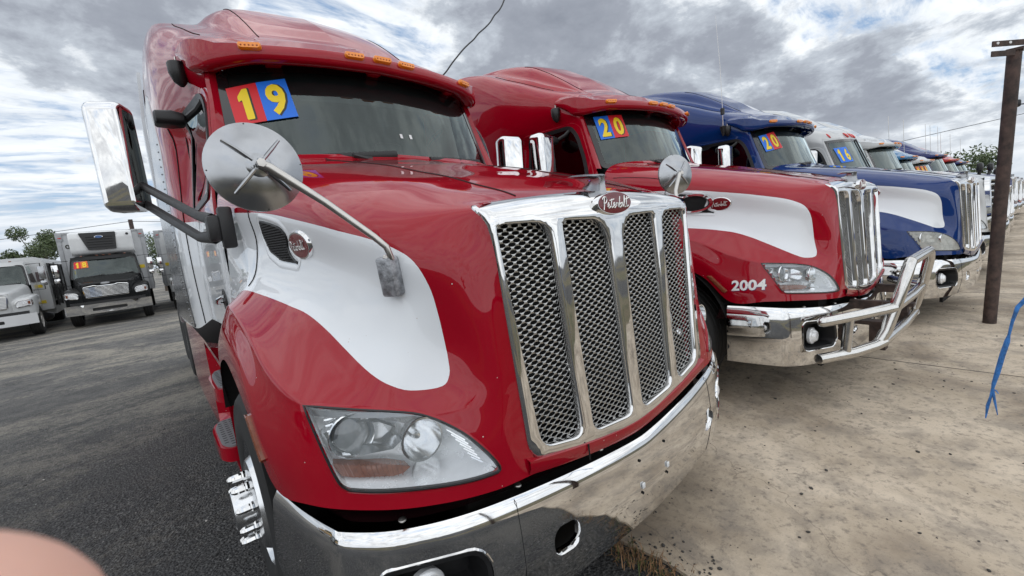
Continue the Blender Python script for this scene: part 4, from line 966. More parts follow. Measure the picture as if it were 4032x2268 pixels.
# second truck: big chrome badge bezel
bz = MB(); rows = []
for k, d in ((1.0, 0.0), (.96, .016), (.80, .02), (.72, .008)):
    rows.append([tuple(osd(-1, .95 + .175 * k * math.cos(a) + (.12 * k if math.cos(a) > .6 else 0), 1.70 + .088 * k * math.sin(a) + (.05 * k if math.cos(a) > .6 and math.sin(a) > 0 else 0), .006 + d)) for a in np.linspace(0, 2 * math.pi, 36, endpoint=False)])
bz.grid(np.array(rows), 0, close_v=True); bz.obj('badge_bezel', [CHROME], T2, 40)
for k, x in enumerate((.07, .145)):
    tg = MB(); tg.grid(np.array([[ws_map((x + dx * .010, 2.385 + dz * .016), -.004) for dz in (-1, 1)] for dx in (-1, 1)])); tg.obj('paper_tag', [PLAINW], T1, 0)
# bull bar
def bullbar(root):
    b = MB(); P = lambda x, y, z: (x, y, z)
    for s in (-1, 1):
        b.tube([P(s * .60, -.235, .50), P(s * .555, -.275, .60), P(s * .50, -.335, .86), P(s * .455, -.365, 1.02), P(s * .42, -.37, 1.075), P(s * .37, -.372, 1.10)], .038, 12)
        side = [P(s * 1.06, -.015, .745), P(s * 1.02, -.035, .745), P(s * .80, -.15, .752), P(s * .62, -.255, .765), P(s * .53, -.31, .775)]
        b.tube(side, .038, 12); b.lathe([(.038, 0), (.030, .02), (.016, .032), (0, .036)], side[0], (s * .9, .45, 0), 12)
        low = [P(s * 1.08, .0, .47), P(s * 1.04, -.02, .47), P(s * .82, -.14, .475), P(s * .64, -.225, .495), P(s * .57, -.265, .52)]
        b.tube(low, .038, 12); b.lathe([(.038, 0), (.036, .01), (.0, .012)], low[0], (s * .9, .45, 0), 12)
        b.tube([P(s * .86, -.12, .745), P(s * .88, -.105, .475)], .034, 12)
    b.tube([P(-.38, -.372, 1.10), P(0, -.378, 1.105), P(.38, -.372, 1.10)], .038, 12)
    b.tube([P(-.52, -.315, .775), P(0, -.33, .78), P(.52, -.315, .775)], .036, 12)
    b.tube([P(-.58, -.262, .52), P(0, -.28, .525), P(.58, -.262, .52)], .036, 12)
    o = b.obj('bull_bar', [STAINLESS], root, 40)
    for s in (-1, 1):
        k = MB(); k.box((s * .40, -.16, .62), (.10, .26, .03)); k.box((s * .40, -.20, .52), (.09, .10, .22)); k.box((s * .40, -.12, .76), (.05, .20, .07)); k.obj('bracket', [RUST], o, 0)
bullbar(T2)
# whip antenna of the blue truck
an = MB(); bx, by = -1.135, 2.50
an.lathe([(.012, -.12), (.045, .0), (.05, .02), (.03, .03), (0, .03)], (bx, by, 2.90), (0, 0, 1), 14, 0); an.tube([(bx, by, 2.92), (bx, by, 3.09)], .006, 6, 1); an.lathe([(.03, 0), (.03, .09), (0, .09)], (bx, by, 3.10), (0, 0, 1), 12, 0)
an.tube([(bx, by, 3.19), (bx - .01, by + .01, 3.8), (bx - .02, by + .05, 4.54)], [.004, .003, .002], 5, 1); an.obj('whip_antenna', [BLACK, SATIN], T3, 40)
# split-windscreen truck: centre bar, roof lamps, barred grille
sp = MB(); sp.tube([ws_map((0, z), -.02) for z in np.linspace(2.17, 2.85, 10)], .014, 6); sp.obj('windscreen_bar', [BLACK], T4, 0)
for x in (-.74, -.20, -.02, .16, .72):
    ml = MB(); ml.grid(np.array([[(x + .03 * k * math.cos(a), yws(x, 2.9) + .02 + .11 * t - .02, 2.905 + .10 * t + .03 * k * math.sin(a)) for a in np.linspace(0, 2 * math.pi, 10, endpoint=False)] for t, k in ((0, .2), (.15, .8), (.5, 1), (1, .3))]), 0, close_v=True); ml.obj('marker_lamp', [REDPL], T4, 40)
pieces('grille_bar', [CHROME], T4, [lambda m, k=k: m.box((0, -.035 + .004 * k, .98 + .11 * k), (1.12, .05, .035), 0, .012) for k in range(7)])
gs = MB(); oo = rrect(-.64, .64, .86, 1.76, .12, 5); rim(gs, oo, lambda p, d: (p[0], yg(p[1]) - .02 + d, p[1]), [(-.01, .06), (-.006, 0), (.035, -.01), (.06, .0), (.065, .05)]); gs.obj('grille_surround', [CHROME], T4, 40)
gd = MB(); gd.box((0, .06, 1.3), (1.2, .02, .9)); gd.obj('grille_backing', [DARK], T4, 0)
# black hood mirrors and roof aerials on the far trucks
for t in (T8, T10):
    for s in (-1, 1):
        m = MB(); m.box((s * 1.06, .75, 2.22), (.30, .16, .30), 0, .07); m.tube([(s * 1.02, .75, 2.1), (s * .95, .8, 1.85)], .05, 8); m.obj('hood_mirror', [BLACK], t, 40)
for t, xs in ((T6, (-.9, .6)), (T8, (-1.0, -.3, .9)), (T9, (-.9, .9)), (T10, (.9,))):
    pieces('aerial', [SATIN], t, [lambda m, x=x: m.tube([(x, 2.2, 2.9), (x, 2.25, 4.1)], .007, 5) for x in xs], 0)

# ------------------------------------------------------------------ bonneted box trucks of the opposite row
def box_truck(name, loc, label, group, body, cabmat, kind='reefer', grille=True, rz=0.0):
    root = empty(name, loc, label, 'box truck', group, rz)
    def pobj(mb, nm, m, par=root, sm=40):
        me = mb.mesh(nm, m, sm); put_attr(me, [-1] * len(me.vertices)); o = bpy.data.objects.new(nm, me); COL.objects.link(o); o.parent = par; return o
    h = MB(); st = [(0, .63, 1.50), (.06, .67, 1.545), (.2, .72, 1.585), (.8, .84, 1.68), (1.5, .95, 1.79)]
    G = np.array([[(w * k, y + yy, max(z + dz, .8)) for k, dz, yy in ((0, 0, 0), (.5, -.003, 0), (.8, -.02, .004), (.93, -.06, .01), (1.0, -.16, .015), (1.03, -.42, .02), (1.03, -.75, .02))] for y, w, z in st]); G = cat_rom(cat_rom(G, 5, 0), 5, 1)
    for s in (1, -1): h.grid(G * np.array([s, 1, 1]))
    h.grid(np.array([[(x, .02 + .04 * (x / .65) ** 2, z) for x in np.linspace(-.66, .66, 9)] for z in (.74, 1.0, 1.46, 1.50)]))
    for s in (1, -1):
        pl = [(.60, .05), (.80, .06), (1.0, .14), (1.11, .30), (1.15, .5), (1.165, .75), (1.165, 1.05), (1.16, 1.35), (1.12, 1.6)]
        rows = []
        for k, (x, y) in enumerate(pl):
            dy = y - 1.05; zb = .78 if y < .45 else (.50 + math.sqrt(max(0, .60 ** 2 - dy * dy)) if abs(dy) < .58 else .62); zb = max(zb, .62)
            zc = [1.20, 1.26, 1.30, 1.33, 1.36, 1.38, 1.39, 1.36, 1.28][k]
            rows.append([(x, y, zb), (x, y, (zb + zc) / 2), (x - .01, y + .0, zc - .06), (x - .06, y + .03, zc - .005), (x - .16, y + .10, zc + .02), (min(x - .2, .72 + .1 * y), y + .16, zc + .03)])
        g = cat_rom(cat_rom(np.array(rows), 4, 0), 4, 1); h.grid(g * np.array([s, 1, 1]))
    hood = pobj(h, 'hood', [cabmat])
    # cab
    c = MB(); zs = [.85, 1.3, 1.75, 2.1, 2.40, 2.47, 2.52, 2.54]; xw = [1.0, 1.02, 1.01, .975, .935, .91, .80, 0]; yf = [1.5, 1.5, 1.5, 1.66, 1.80, 1.86, 1.90, 1.86]
    G = np.array([[(x, y0 + (2.9 - y0) * t, z + (.03 * math.sin(t * math.pi) if z > 2.45 else 0)) for x, z, y0 in zip(xw, zs, yf)] for t in np.linspace(0, 1, 6)]); G = cat_rom(G, 4, 1)
    for s in (1, -1): c.grid(G * np.array([s, 1, 1]))
    wm = lambda p, d=0.0: (p[0], 1.40 + (p[1] - 1.75) * .5 + .12 * p[0] ** 2 + d, p[1])
    wo = round_poly([(-.97, 1.72), (.97, 1.72), (.90, 2.41), (-.90, 2.41)], [.05, .05, .10, .10])
    for s in (1, -1): c.grid(np.array([[wm((s * (.985 - .09 * t), 1.7 + .72 * t), .0), (s * (1.01 - .08 * t), 1.5 + .34 * t, 1.72 + .72 * t)] for t in np.linspace(0, 1, 6)]))
    c.grid(np.array([[wm((x, 2.40), .0), (x, 1.80 + .08 * x * x, 2.46), (x, 1.88, 2.53)] for x in np.linspace(-.92, .92, 9)]))
    c.add([(-1, 2.9, .85), (1, 2.9, .85), (.9, 2.9, 2.5), (-.9, 2.9, 2.5)], [(0, 1, 2, 3)])
    cab = pobj(c, 'cab', [cabmat])
    w = MB(); sheet(w, wo, [], lambda p, d: wm(p, -.006), .2); ws = w.obj('windscreen', [WGLASS], root, 60)
    w = MB(); sheet(w, offset_poly(wo, -.015), [offset_poly(wo, .035)], lambda p, d: wm(p, -.010), .2); w.obj('rubber_surround', [BLACK], ws, 0)
    w = MB(); w.box((0, 2.1, 1.5), (1.8, 1.0, .1)); w.box((0, 2.85, 2.0), (1.8, .05, 1.0)); w.box((-.45, 2.5, 1.85), (.45, .3, .7), 0, .06); w.box((.45, 2.5, 1.85), (.45, .3, .7), 0, .06); w.obj('cab_interior', [INTERIOR], root, 40)
    for x in (-.62, .25):
        w = MB(); w.tube([wm((x, 1.76), -.03), wm((x + .55, 1.80), -.03)], .014, 5); w.obj('wiper', [BLACK], root, 0)
    for s in (1, -1):
        d = MB(); q = round_poly([(1.70, 1.80), (1.92, 2.34), (2.62, 2.38), (2.68, 1.78)], .06); xm = lambda y, z: 1.022 - .13 * max(0, z - 1.75)
        sheet(d, q, [], lambda p, dd: (s * (xm(*p) + .004), p[0], p[1]), .15); d.obj('side_window', [SGLASS], cab, 0)
        # west-coast mirrors
        m = MB(); mx = s * 1.33; m.tube([(s * .98, 1.72, 2.42), (mx, 1.5, 2.42), (mx, 1.5, 1.50), (s * 1.0, 1.7, 1.50)], .014, 6, 0)
        m.box((mx, 1.52, 2.08), (.17, .07, .46), 1, .02); m.box((mx, 1.52, 1.72), (.17, .08, .18), 1, .04); m.obj('mirror', [BLACK, CHROME if kind == 'reefer' else ALU], root, 40)
        l = MB(); lq = rrect(-.17, .17, -.085, .09, [.05, .03, .06, .08], 4); lm = lambda p, dd: (s * (.93 + p[0] * .95), .02 + .9 * max(0, (.93 + p[0] - .8)) ** 1.6 + dd, 1.14 + p[1] + .25 * p[0] * .4)
        rim(l, lq, lm, [(-.03, .05), (-.025, -.005), (-.012, -.012), (.004, .006)], 0); sheet(l, lq, [], lambda p, dd: lm(p, .015), .05, 1); ho = l.obj('headlight', [CHROME, REFL], root, 40)
        l = MB(); l.box(lm((.12, 0), .002), (.06, .02, .10), 0, .01, Matrix.Rotation(s * R(35), 3, 'Z')); l.obj('indicator', [AMBERD], ho, 0)
        wheel(root, s * 1.13, 1.05, .50, s, .50, .27, 0, False)
        wheel(root, s * 1.17, 6.4, .50, s, .50, .55, 0, False)
    # bumper
    b = MB(); bm_ = lambda p, d: (p[0], -.10 + .30 * max(0, abs(p[0]) - .72) + .03 * (p[0] / 1.1) ** 2 + d, p[1])
    sl = rrect(-.46, .46, .555, .66, .03, 4); bo_ = [(x, .46) for x in np.linspace(-1.16, 1.16, 25)] + [(x, .80) for x in np.linspace(1.16, -1.16, 25)]
    sheet(b, bo_, [sl], bm_, .07); rim(b, bo_, bm_, [(0, 0), (-.0, .06)]); rim(b, sl, bm_, [(0, 0), (.004, .04)]); bo = b.obj('bumper', [CHROME if kind == 'reefer' else mat('white_bumper', (.62, .63, .64), .35)], root, 40)
    b = MB(); b.box((0, .02, .61), (1.0, .02, .16)); b.box((0, .1, .83), (2.0, .16, .12)); b.obj('bumper_filler', [BLACK], bo, 0)
    # grille
    g = MB(); go = round_poly([(-.56, 1.03), (.56, 1.03), (.61, 1.40), (.30, 1.44), (.24, 1.41), (-.24, 1.41), (-.30, 1.44), (-.61, 1.40)], .04, 3); gm = lambda p, d: (p[0], -.03 + .05 * (p[0] / .6) ** 2 + .06 * (p[1] - 1.03) + d, p[1])
    rim(g, go, gm, [(-.03, .04), (-.02, -.01), (0, -.015), (.01, .02)], 0); gr = g.obj('grille', [CHROME], root, 40)
    for k in range(8):
        z = 1.06 + .044 * k; me_ = MB(); me_.grid(np.array([[gm((x, z), .0), gm((x, z + .011), .002), gm((x, z + .011), .006)] for x in np.linspace(-.57 - .005 * k, .57 + .005 * k, 9)])); me_.obj('slat', [CHROME], gr, 0)
    g = MB(); sheet(g, go, [], lambda p, d: gm(p, .04), .3); g.obj('grille_backing', [DARK], gr, 0)
    g = MB(); g.lathe([(.13, 0), (.12, .015), (0, .017)], (0, 0, 0), (0, -1, 0), 20); go2 = g.obj('grille_badge', [ALU], root, 40); go2.scale = (1, 1, .32); go2.location = (0, .01, 1.50)
    for x in (-.62, -.18, 0, .18, .62):
        l = MB(); l.box((x, 1.93, 2.56), (.07, .05, .035), 0, .012); l.obj('marker_lamp', [AMBERD], cab, 40)
    f = MB(); 
    for s in (-1, 1): f.box((s * .42, 4.6, .82), (.09, 7.6, .22))
    f.box((0, 1.05, .5), (1.8, .12, .12)); f.box((0, 6.4, .5), (1.6, .2, .2)); f.box((0, 2.2, .72), (1.9, 1.2, .30)); f.obj('chassis', [BLACK], root, 0)
    if kind == 'reefer':
        b = MB(); b.box((0, 6.6, 2.27), (2.60, 7.0, 2.58), 0, .03); bx = b.obj('cargo_box', [body], root, 40)
        trim = mat('grey_trim', (.34, .35, .36), .45, noise=.15, nscale=6)
        pieces('corner_post', [trim], bx, [lambda m, s=s: (m.box((s * 1.245, 3.09, 2.27), (.13, .03, 2.60), 0, .01), m.box((s * 1.22, 3.085, 3.40), (.19, .05, .34), 0, .02)) for s in (1, -1)])
        pieces('roof_rail', [trim], bx, [lambda m: m.box((0, 3.09, 3.53), (2.30, .03, .09), 0, .01)] + [lambda m, s=s: m.box((s * 1.303, 6.6, 3.50), (.02, 6.9, .10)) for s in (1, -1)])
        pieces('bottom_rail', [trim], bx, [lambda m, s=s: m.box((s * 1.303, 6.6, 1.06), (.02, 6.9, .14)) for s in (1, -1)])
        pieces('clearance_lamp', [REDPL], bx, [lambda m, s=s: m.box((s * 1.2, 3.055, 3.36), (.10, .02, .035), 0, .008) for s in (1, -1)])
        pieces('caution_label', [YELLOW], bx, [lambda m, s=s: m.box((s * 1.05, 3.085, 1.98), (.16, .012, .14)) for s in (1, -1)], 0)
        u = MB(); pr = [(3.08, 2.62), (2.72, 2.60), (2.56, 2.68), (2.50, 2.80), (2.46, 3.28), (2.54, 3.48), (2.70, 3.54), (3.08, 3.54)]
        u.grid(np.array([[(x, y + (.10 if abs(x) > .9 else .03 if abs(x) > .8 else 0), 3.07 + (z - 3.07) * (.94 if abs(x) > .9 else 1)) for y, z in round_poly(pr, .05, 3)] for x in (-.93, -.84, -.5, 0, .5, .84, .93)]), 0, close_v=True)
        n = len(round_poly(pr, .05, 3)); u.f.append(list(range(n))); u.m.append(0); u.f.append(list(range(len(u.v) - n, len(u.v)))); u.m.append(0)
        ru = u.obj('cooling_unit', [PLAINW], root, 40)
        u = MB(); u.prism(round_poly([(-.42, 2.80), (.40, 2.80), (.46, 3.48), (-.62, 3.48)], .04, 3), lambda p, d: (p[0], 2.475 + .05 * max(0, (p[1] - 3.28)) * 6 - (p[1] - 2.8) * .03 + .03 + d, p[1]), -.075, .12); u.obj('intake_panel', [BLACK], ru, 40)
        pieces('louvre', [mat('dark_grey', (.03, .03, .032), .5)], ru, [lambda m, k=k: m.box((-.04, 2.40, 2.92 + .10 * k), (.78, .02, .025), 0, .006) for k in range(5)], 0)
        u = MB(); u.lathe([(.13, 0), (.125, .02), (0, .024)], (0, 0, 0), (0, -1, 0), 24, 0); ub = u.obj('unit_badge', [CHROME], ru, 40); ub.location = (-.05, 2.40, 3.30); ub.scale = (1, 1, .42)
        u = MB(); u.lathe([(.112, .018), (.11, .026), (0, .028)], (0, 0, 0), (0, -1, 0), 24, 0); ue = u.obj('enamel', [mat('badge_blue', (.05, .12, .30), .3)], ub, 40)
        u = MB(); u.lathe([(.05, 0), (.045, .02), (0, .01)], (.80, 2.44, 3.36), (0, -1, 0), 14, 0); u.obj('gauge', [BLACK], ru, 40)
        pieces('hose', [BLACK], root, [lambda m, s=s: m.tube([(s * .3, 2.7, 2.62), (s * .55, 2.4, 2.60), (s * .80, 2.2, 2.55), (s * .9, 2.0, 2.50)], .015, 5) for s in (-1, 1)], 0)
    else:
        b = MB(); pr = [(1.28, .70), (1.28, 2.42), (1.18, 2.64), (1.05, 2.70)]
        pts = [(x, z) for x, z in pr] + [(-x, z) for x, z in pr[::-1]]
        b.prism(pts, lambda p, d: (p[0], d, p[1]), 3.05, 3.65); b.prism([(x, z) for x, z in [(1.22, 2.42), (1.28, 2.46), (1.16, 2.66), (0, 2.72), (-1.16, 2.66), (-1.28, 2.46), (-1.22, 2.42)]], lambda p, d: (p[0], d, p[1]), 3.65, 10.2)
        b.box((0, 6.95, .60), (2.52, 6.6, .24)); b.box((0, 6.95, 1.6), (.06, 6.5, 1.7)); b.box((0, 10.2, 1.6), (2.5, .1, 2.0)); bx = b.obj('beverage_body', [body], root, 0)
        pieces('bay_post', [mat('dark_frame', (.05, .05, .05), .5)], bx, [lambda m, s=s, k=k: m.box((s * 1.25, 3.70 + 1.28 * k, 1.57), (.05, .06, 1.74)) for s in (1, -1) for k in range(6)], 0)
        pieces('shelf', [mat('bay_grey', (.20, .20, .19), .6, noise=.2, nscale=8)], bx, [lambda m, s=s, k=k, z=z: m.box((s * .7, 4.33 + 1.28 * k, z), (1.0, 1.2, .035)) for s in (1, -1) for k in range(5) for z in (.95, 1.55)], 0)
        pieces('caution_label', [YELLOW], bx, [lambda m, z=z: m.box((1.05, 3.04, z), (.13, .012, .12)) for z in (1.0, 1.6)], 0)
        pieces('patch_panel', [mat('brown_panel', (.12, .09, .09), .6)], bx, [lambda m, c=c, d=d: m.box(c, d) for c, d in (((.62, 3.04, 2.5), (.26, .012, .12)), ((1.10, 3.04, 1.95), (.18, .012, .36)), ((1.285, 3.3, 1.95), (.012, .18, .36)))], 0)
        hx = MB(); hx.tube([(1.1, 1.9 + .0, .55 + .0), (1.15, 2.0, .5), (1.15, 2.45, .5), (1.1, 2.6, .55)], [.13, .15, .15, .13], 12); hx.obj('air_tank', [BLACK], root, 40)
    return root
LG = 'box trucks parked along the far side of the lot'
B18 = box_truck('box_truck', (-2.85, 20.0, gz(20)), 'dark box truck with a white cooling unit and orange sticker 18', LG, mat('box_white', (.44, .45, .46), .5, noise=.12, nscale=2), DUSTYB)
wm18 = lambda p, d=0.0: (p[0], 1.40 + (p[1] - 1.75) * .5 + .12 * p[0] ** 2 + d, p[1])
sticker(B18, [(-.86, 2.10), (-.66, 2.11), (-.66, 2.36), (-.84, 2.35)], '1', STR, digit=STY, shadow=STO, mapf=wm18, off=-.02); sticker(B18, [(-.66, 2.11), (-.46, 2.12), (-.47, 2.37), (-.66, 2.36)], '8', STO, digit=STY, shadow=STR, mapf=wm18, off=-.0215)
v, f = text_mesh('04', .02); n4 = MB(); n4.add([(-1.10 + .27 * p[0], 3.083, 2.93 + .17 * p[1]) for p in v], f); n4.obj('unit_number', [STK], B18, 0)
BW = box_truck('beverage_truck', (-5.72, 19.4, gz(19.4)), 'white bonneted beverage truck with open side bays at the left edge', LG, mat('body_white', (.60, .61, .61), .4, noise=.06, nscale=2), WHITEP, kind='beverage', rz=R(2))
B3 = box_truck('box_truck', (.12, 21.5, gz(21.5)), 'pale box truck half hidden behind the nearest red semi truck', LG, mat('box_white2', (.55, .56, .56), .5, noise=.08, nscale=2), WHITEP)
B4 = box_truck('box_truck', (-9.3, 19.0, gz(19)), 'white box truck beyond the left edge of the view', LG, MATS['box_white'], WHITEP)

for k, (x, y, lab, sw) in enumerate(((-15.5, 5.0, 'white bonneted truck beyond the left edge, mirrored in the white door', {}), (-15.0, 8.6, 'yellow bonneted truck beyond the left edge, mirrored in the white door', {WHITEP: YELLOWP}), (-15.2, 1.2, 'second yellow truck beyond the left edge, nearer the photographer', {WHITEP: YELLOWP}))):
    dup(BW, (x, y, gz(y)), R(90 - 6 * k), lab, LG, swap=sw)
# ------------------------------------------------------------------ ground
def ground_mat(name, build):
    m = bpy.data.materials.new(name); m.use_nodes = True; T = NT(m.node_tree); build(T, T.N['Principled BSDF'], T.n('ShaderNodeTexCoord').outputs['Object']); return m
def asphalt(T, b, tc):
    big = T.noise(tc, .35, 6, .6, .4); fine = T.noise(tc, 55, 4, .7); mid = T.noise(tc, 7, 5, .65)
    st = T.noise(T.n('ShaderNodeMapping', ins={'Vector': tc, 'Rotation': (0, 0, R(8)), 'Scale': (.5, 1.0, 1)}).outputs[0], .55, 8, .68, .6)
    base = T.ramp(fine, [(.38, (.012, .012, .0125)), (.49, (.042, .042, .044)), (.58, (.095, .094, .092)), (.68, (.20, .195, .187))])
    base = T.mix(T.ramp(mid, [(.42, (0, 0, 0)), (.66, (.55, .55, .55))]), base, (.045, .043, .041))
    sepc = T.n('ShaderNodeSeparateXYZ', ins={0: tc})
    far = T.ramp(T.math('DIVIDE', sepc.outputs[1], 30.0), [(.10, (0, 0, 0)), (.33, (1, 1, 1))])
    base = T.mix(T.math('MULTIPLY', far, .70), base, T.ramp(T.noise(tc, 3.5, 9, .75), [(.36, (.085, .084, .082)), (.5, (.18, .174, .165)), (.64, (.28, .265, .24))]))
    grit = T.noise(tc, 16, 8, .78)
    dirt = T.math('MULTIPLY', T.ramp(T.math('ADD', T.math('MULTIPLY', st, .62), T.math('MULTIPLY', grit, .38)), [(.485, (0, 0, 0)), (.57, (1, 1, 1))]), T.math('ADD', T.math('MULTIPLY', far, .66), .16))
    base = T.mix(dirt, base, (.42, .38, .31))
    vor = T.n('ShaderNodeTexVoronoi', feature='F1', ins={'Vector': tc, 'Scale': 9.0})
    chip = T.math('LESS_THAN', vor.outputs['Distance'], .045); T.L.new(T.mix(chip, base, (.42, .41, .39)), b.inputs['Base Color'])
    T.L.new(T.ramp(fine, [(.3, (.95,) * 3), (.7, (.72,) * 3)]), b.inputs['Roughness'])
    v2 = T.n('ShaderNodeTexVoronoi', feature='F1', ins={'Vector': tc, 'Scale': 70.0})
    hgt = T.math('ADD', T.math('MULTIPLY', fine, .6), T.math('ADD', T.math('MULTIPLY', mid, .9), T.math('MULTIPLY', v2.outputs['Distance'], -.5)))
    T.L.new(T.n('ShaderNodeBump', ins={'Strength': 1.0, 'Distance': .035, 'Height': hgt}).outputs[0], b.inputs['Normal'])
def concrete(T, b, tc):
    a = T.noise(tc, 1.1, 7, .62, .5); c = T.noise(tc, 26, 6, .72); d = T.noise(tc, 4.2, 6, .68, .3); pit = T.noise(tc, 95, 3, .6)
    base = T.ramp(a, [(.34, (.28, .222, .162)), (.48, (.48, .395, .295)), (.62, (.62, .52, .40))])
    base = T.mix(T.ramp(d, [(.47, (0, 0, 0)), (.66, (.62, .62, .62))]), base, (.215, .185, .155))
    base = T.mix(T.ramp(c, [(.52, (0, 0, 0)), (.66, (.60, .60, .60))]), base, (.13, .11, .095))
    base = T.mix(T.ramp(pit, [(.62, (0, 0, 0)), (.74, (.5, .5, .5))]), base, (.09, .085, .08))
    wv = T.n('ShaderNodeVectorMath', operation='ADD', ins={0: tc, 1: T.n('ShaderNodeVectorMath', operation='SCALE', ins={0: T.n('ShaderNodeTexNoise', ins={'Vector': tc, 'Scale': 2.2, 'Detail': 6.0}).outputs['Color'], 3: .55}).outputs[0]}).outputs[0]
    ck = T.n('ShaderNodeTexVoronoi', feature='DISTANCE_TO_EDGE', ins={'Vector': wv, 'Scale': .42}).outputs['Distance']
    base = T.mix(T.math('MULTIPLY', T.math('LESS_THAN', ck, .0012), .35), base, (.07, .06, .052))
    drip = T.n('ShaderNodeTexVoronoi', feature='SMOOTH_F1', ins={'Vector': wv, 'Scale': 1.1}).outputs['Distance']
    base = T.mix(T.ramp(drip, [(.08, (.40, .40, .40)), (.22, (0, 0, 0))]), base, (.17, .145, .12))
    T.L.new(base, b.inputs['Base Color']); b.inputs['Roughness'].default_value = .85
    T.L.new(T.n('ShaderNodeBump', ins={'Strength': .4, 'Distance': .01, 'Height': T.math('ADD', c, T.math('MULTIPLY', pit, .5))}).outputs[0], b.inputs['Normal'])
def drygrass(T, b, tc):
    a = T.noise(tc, .5, 6, .6); c = T.noise(tc, 14, 6, .7)
    base = T.ramp(c, [(.32, (.06, .055, .03)), (.5, (.17, .135, .075)), (.7, (.32, .26, .17))])
    T.L.new(T.mix(T.ramp(a, [(.45, (0, 0, 0)), (.62, (.7, .7, .7))]), base, (.07, .085, .03)), b.inputs['Base Color']); b.inputs['Roughness'].default_value = .95
    T.L.new(T.n('ShaderNodeBump', ins={'Strength': 1, 'Distance': .05, 'Height': c}).outputs[0], b.inputs['Normal'])
gm_ = MB(); xs = [-900, -200, -60, -30, -12, -4, 0, 4, 12, 30, 60, 200, 900]; ys = [-900, -200, -60, -20, -8, -2, 2, 6, 10, 16, 24, 40, 80, 200, 900]
gm_.grid(np.array([[(x, y, gz(min(y, 40))) for y in ys] for x in xs])); tag(gm_.obj('asphalt_ground', [ground_mat('worn_asphalt', asphalt)], None, 60), kind='structure')
cs = MB(); E_ = [(.19 + .02 * math.sin(k * 1.7) + .012 * math.sin(k * 4.1), -4.6 + k * .2) for k in range(29)]
top = [(x, y, .014) for x, y in E_] + [(90, 1.0, .014), (90, -4.6, .014)]
cs.add(top, [list(range(len(top)))]); cs.add([(x, y, .014) for x, y in E_] + [(x - .006, y, -.03) for x, y in E_], [[i, i + 1, len(E_) + i + 1, len(E_) + i] for i in range(len(E_) - 1)])
cs.add([(E_[-1][0], 1.0, .014), (90, 1.0, .014), (90, 1.006, -.03), (E_[-1][0], 1.006, -.03)], [(0, 1, 2, 3)])
tag(cs.obj('concrete_apron', [ground_mat('stained_concrete', concrete)], None, 30), kind='structure')
jt = MB()
for x in (3.9, 7.9, 11.9, 16): jt.box((x, -1.8, .0145), (.012, 5.6, .002))
tag(jt.obj('apron_joint', [mat('joint_dark', (.05, .045, .04), .9)], None, 0), kind='structure')
gf = MB(); gf.grid(np.array([[(x, y, .01 + .10 * math.sin(x * .3) * (y < -6)) for y in (-60, -30, -14, -8, -6, -4.55)] for x in np.linspace(-60, 90, 40)])); tag(gf.obj('grass_field', [ground_mat('dry_grass', drygrass)], None, 60), kind='structure')

# dry grass tuft along the edge of the slab
def blades(name, spots, hmin, hmax, m):
    b = MB()
    for (x, y, z) in spots:
        h = random.uniform(hmin, hmax); a = random.uniform(0, 6.28); l = random.uniform(.3, 1.3) * h; w = random.uniform(.0012, .0028)
        dx, dy = math.cos(a), math.sin(a); px, py = -dy * w, dx * w
        p1 = (x + dx * l * .4, y + dy * l * .4, z + h * .75); p2 = (x + dx * l, y + dy * l, z + h * random.uniform(.5, 1.0))
        b.add([(x - px, y - py, z), (x + px, y + py, z), (p1[0] + px * .8, p1[1] + py * .8, p1[2]), (p1[0] - px * .8, p1[1] - py * .8, p1[2]), p2], [(0, 1, 2, 3), (3, 2, 4)], 0 if random.random() < .75 else 1)
    return b
sp = [(random.gauss(.13, .035), random.uniform(-1.2, .45) if random.random() < .35 else random.gauss(.05, .16), 0) for _ in range(560)]
gt = blades('grass_tuft', sp, .02, .065, None).obj('dry_grass', [mat('straw', (.26, .15, .075), .9, noise=.4, nscale=40), mat('green_blade', (.07, .09, .025), .9)], None, 0); tag(gt, 'dry brown grass growing along the broken edge of the concrete', 'grass', kind='stuff')
def pebbles(name, n, region, rmin, rmax, m, lab, z=.014):
    b = MB(); bm = bmesh.new(); bmesh.ops.create_icosphere(bm, subdivisions=1, radius=1); V = [v.co.copy() for v in bm.verts]; F = [[v.index for v in f.verts] for f in bm.faces]; bm.free()
    for _ in range(n):
        x, y = region(); r = random.uniform(rmin, rmax) * random.choice((.6, .8, 1, 1.4)); q = Matrix.Rotation(random.uniform(0, 6), 3, 'Z')
        b.add([Vector((x, y, z + r * .3)) + q @ Vector((v.x * r * (1 + .3 * random.random()), v.y * r * (.7 + .3 * random.random()), v.z * r * .55)) for v in V], F)
    tag(b.obj(name, [m], None, 0), lab, 'gravel', kind='stuff')
def reg_c():
    if random.random() < .35: return (.2 + abs(random.gauss(0, .12)), random.uniform(-.7, .6))
    return (random.uniform(.3, 7), random.uniform(-1.6, .9))
pebbles('gravel', 420, reg_c, .003, .009, mat('dark_stone', (.06, .055, .05), .9, noise=.4, nscale=50), 'small dark stones scattered on the concrete')
def reg_a(): return (random.uniform(-4.5, .1), random.uniform(-.4, 5))
pebbles('gravel', 500, reg_a, .003, .011, mat('asphalt_stone', (.05, .05, .05), .9, noise=.4, nscale=50), 'loose dark stones on the asphalt', 0)
pebbles('gravel', 70, reg_a, .002, .006, mat('pale_stone', (.55, .53, .50), .8), 'pale stone chips on the asphalt', 0)

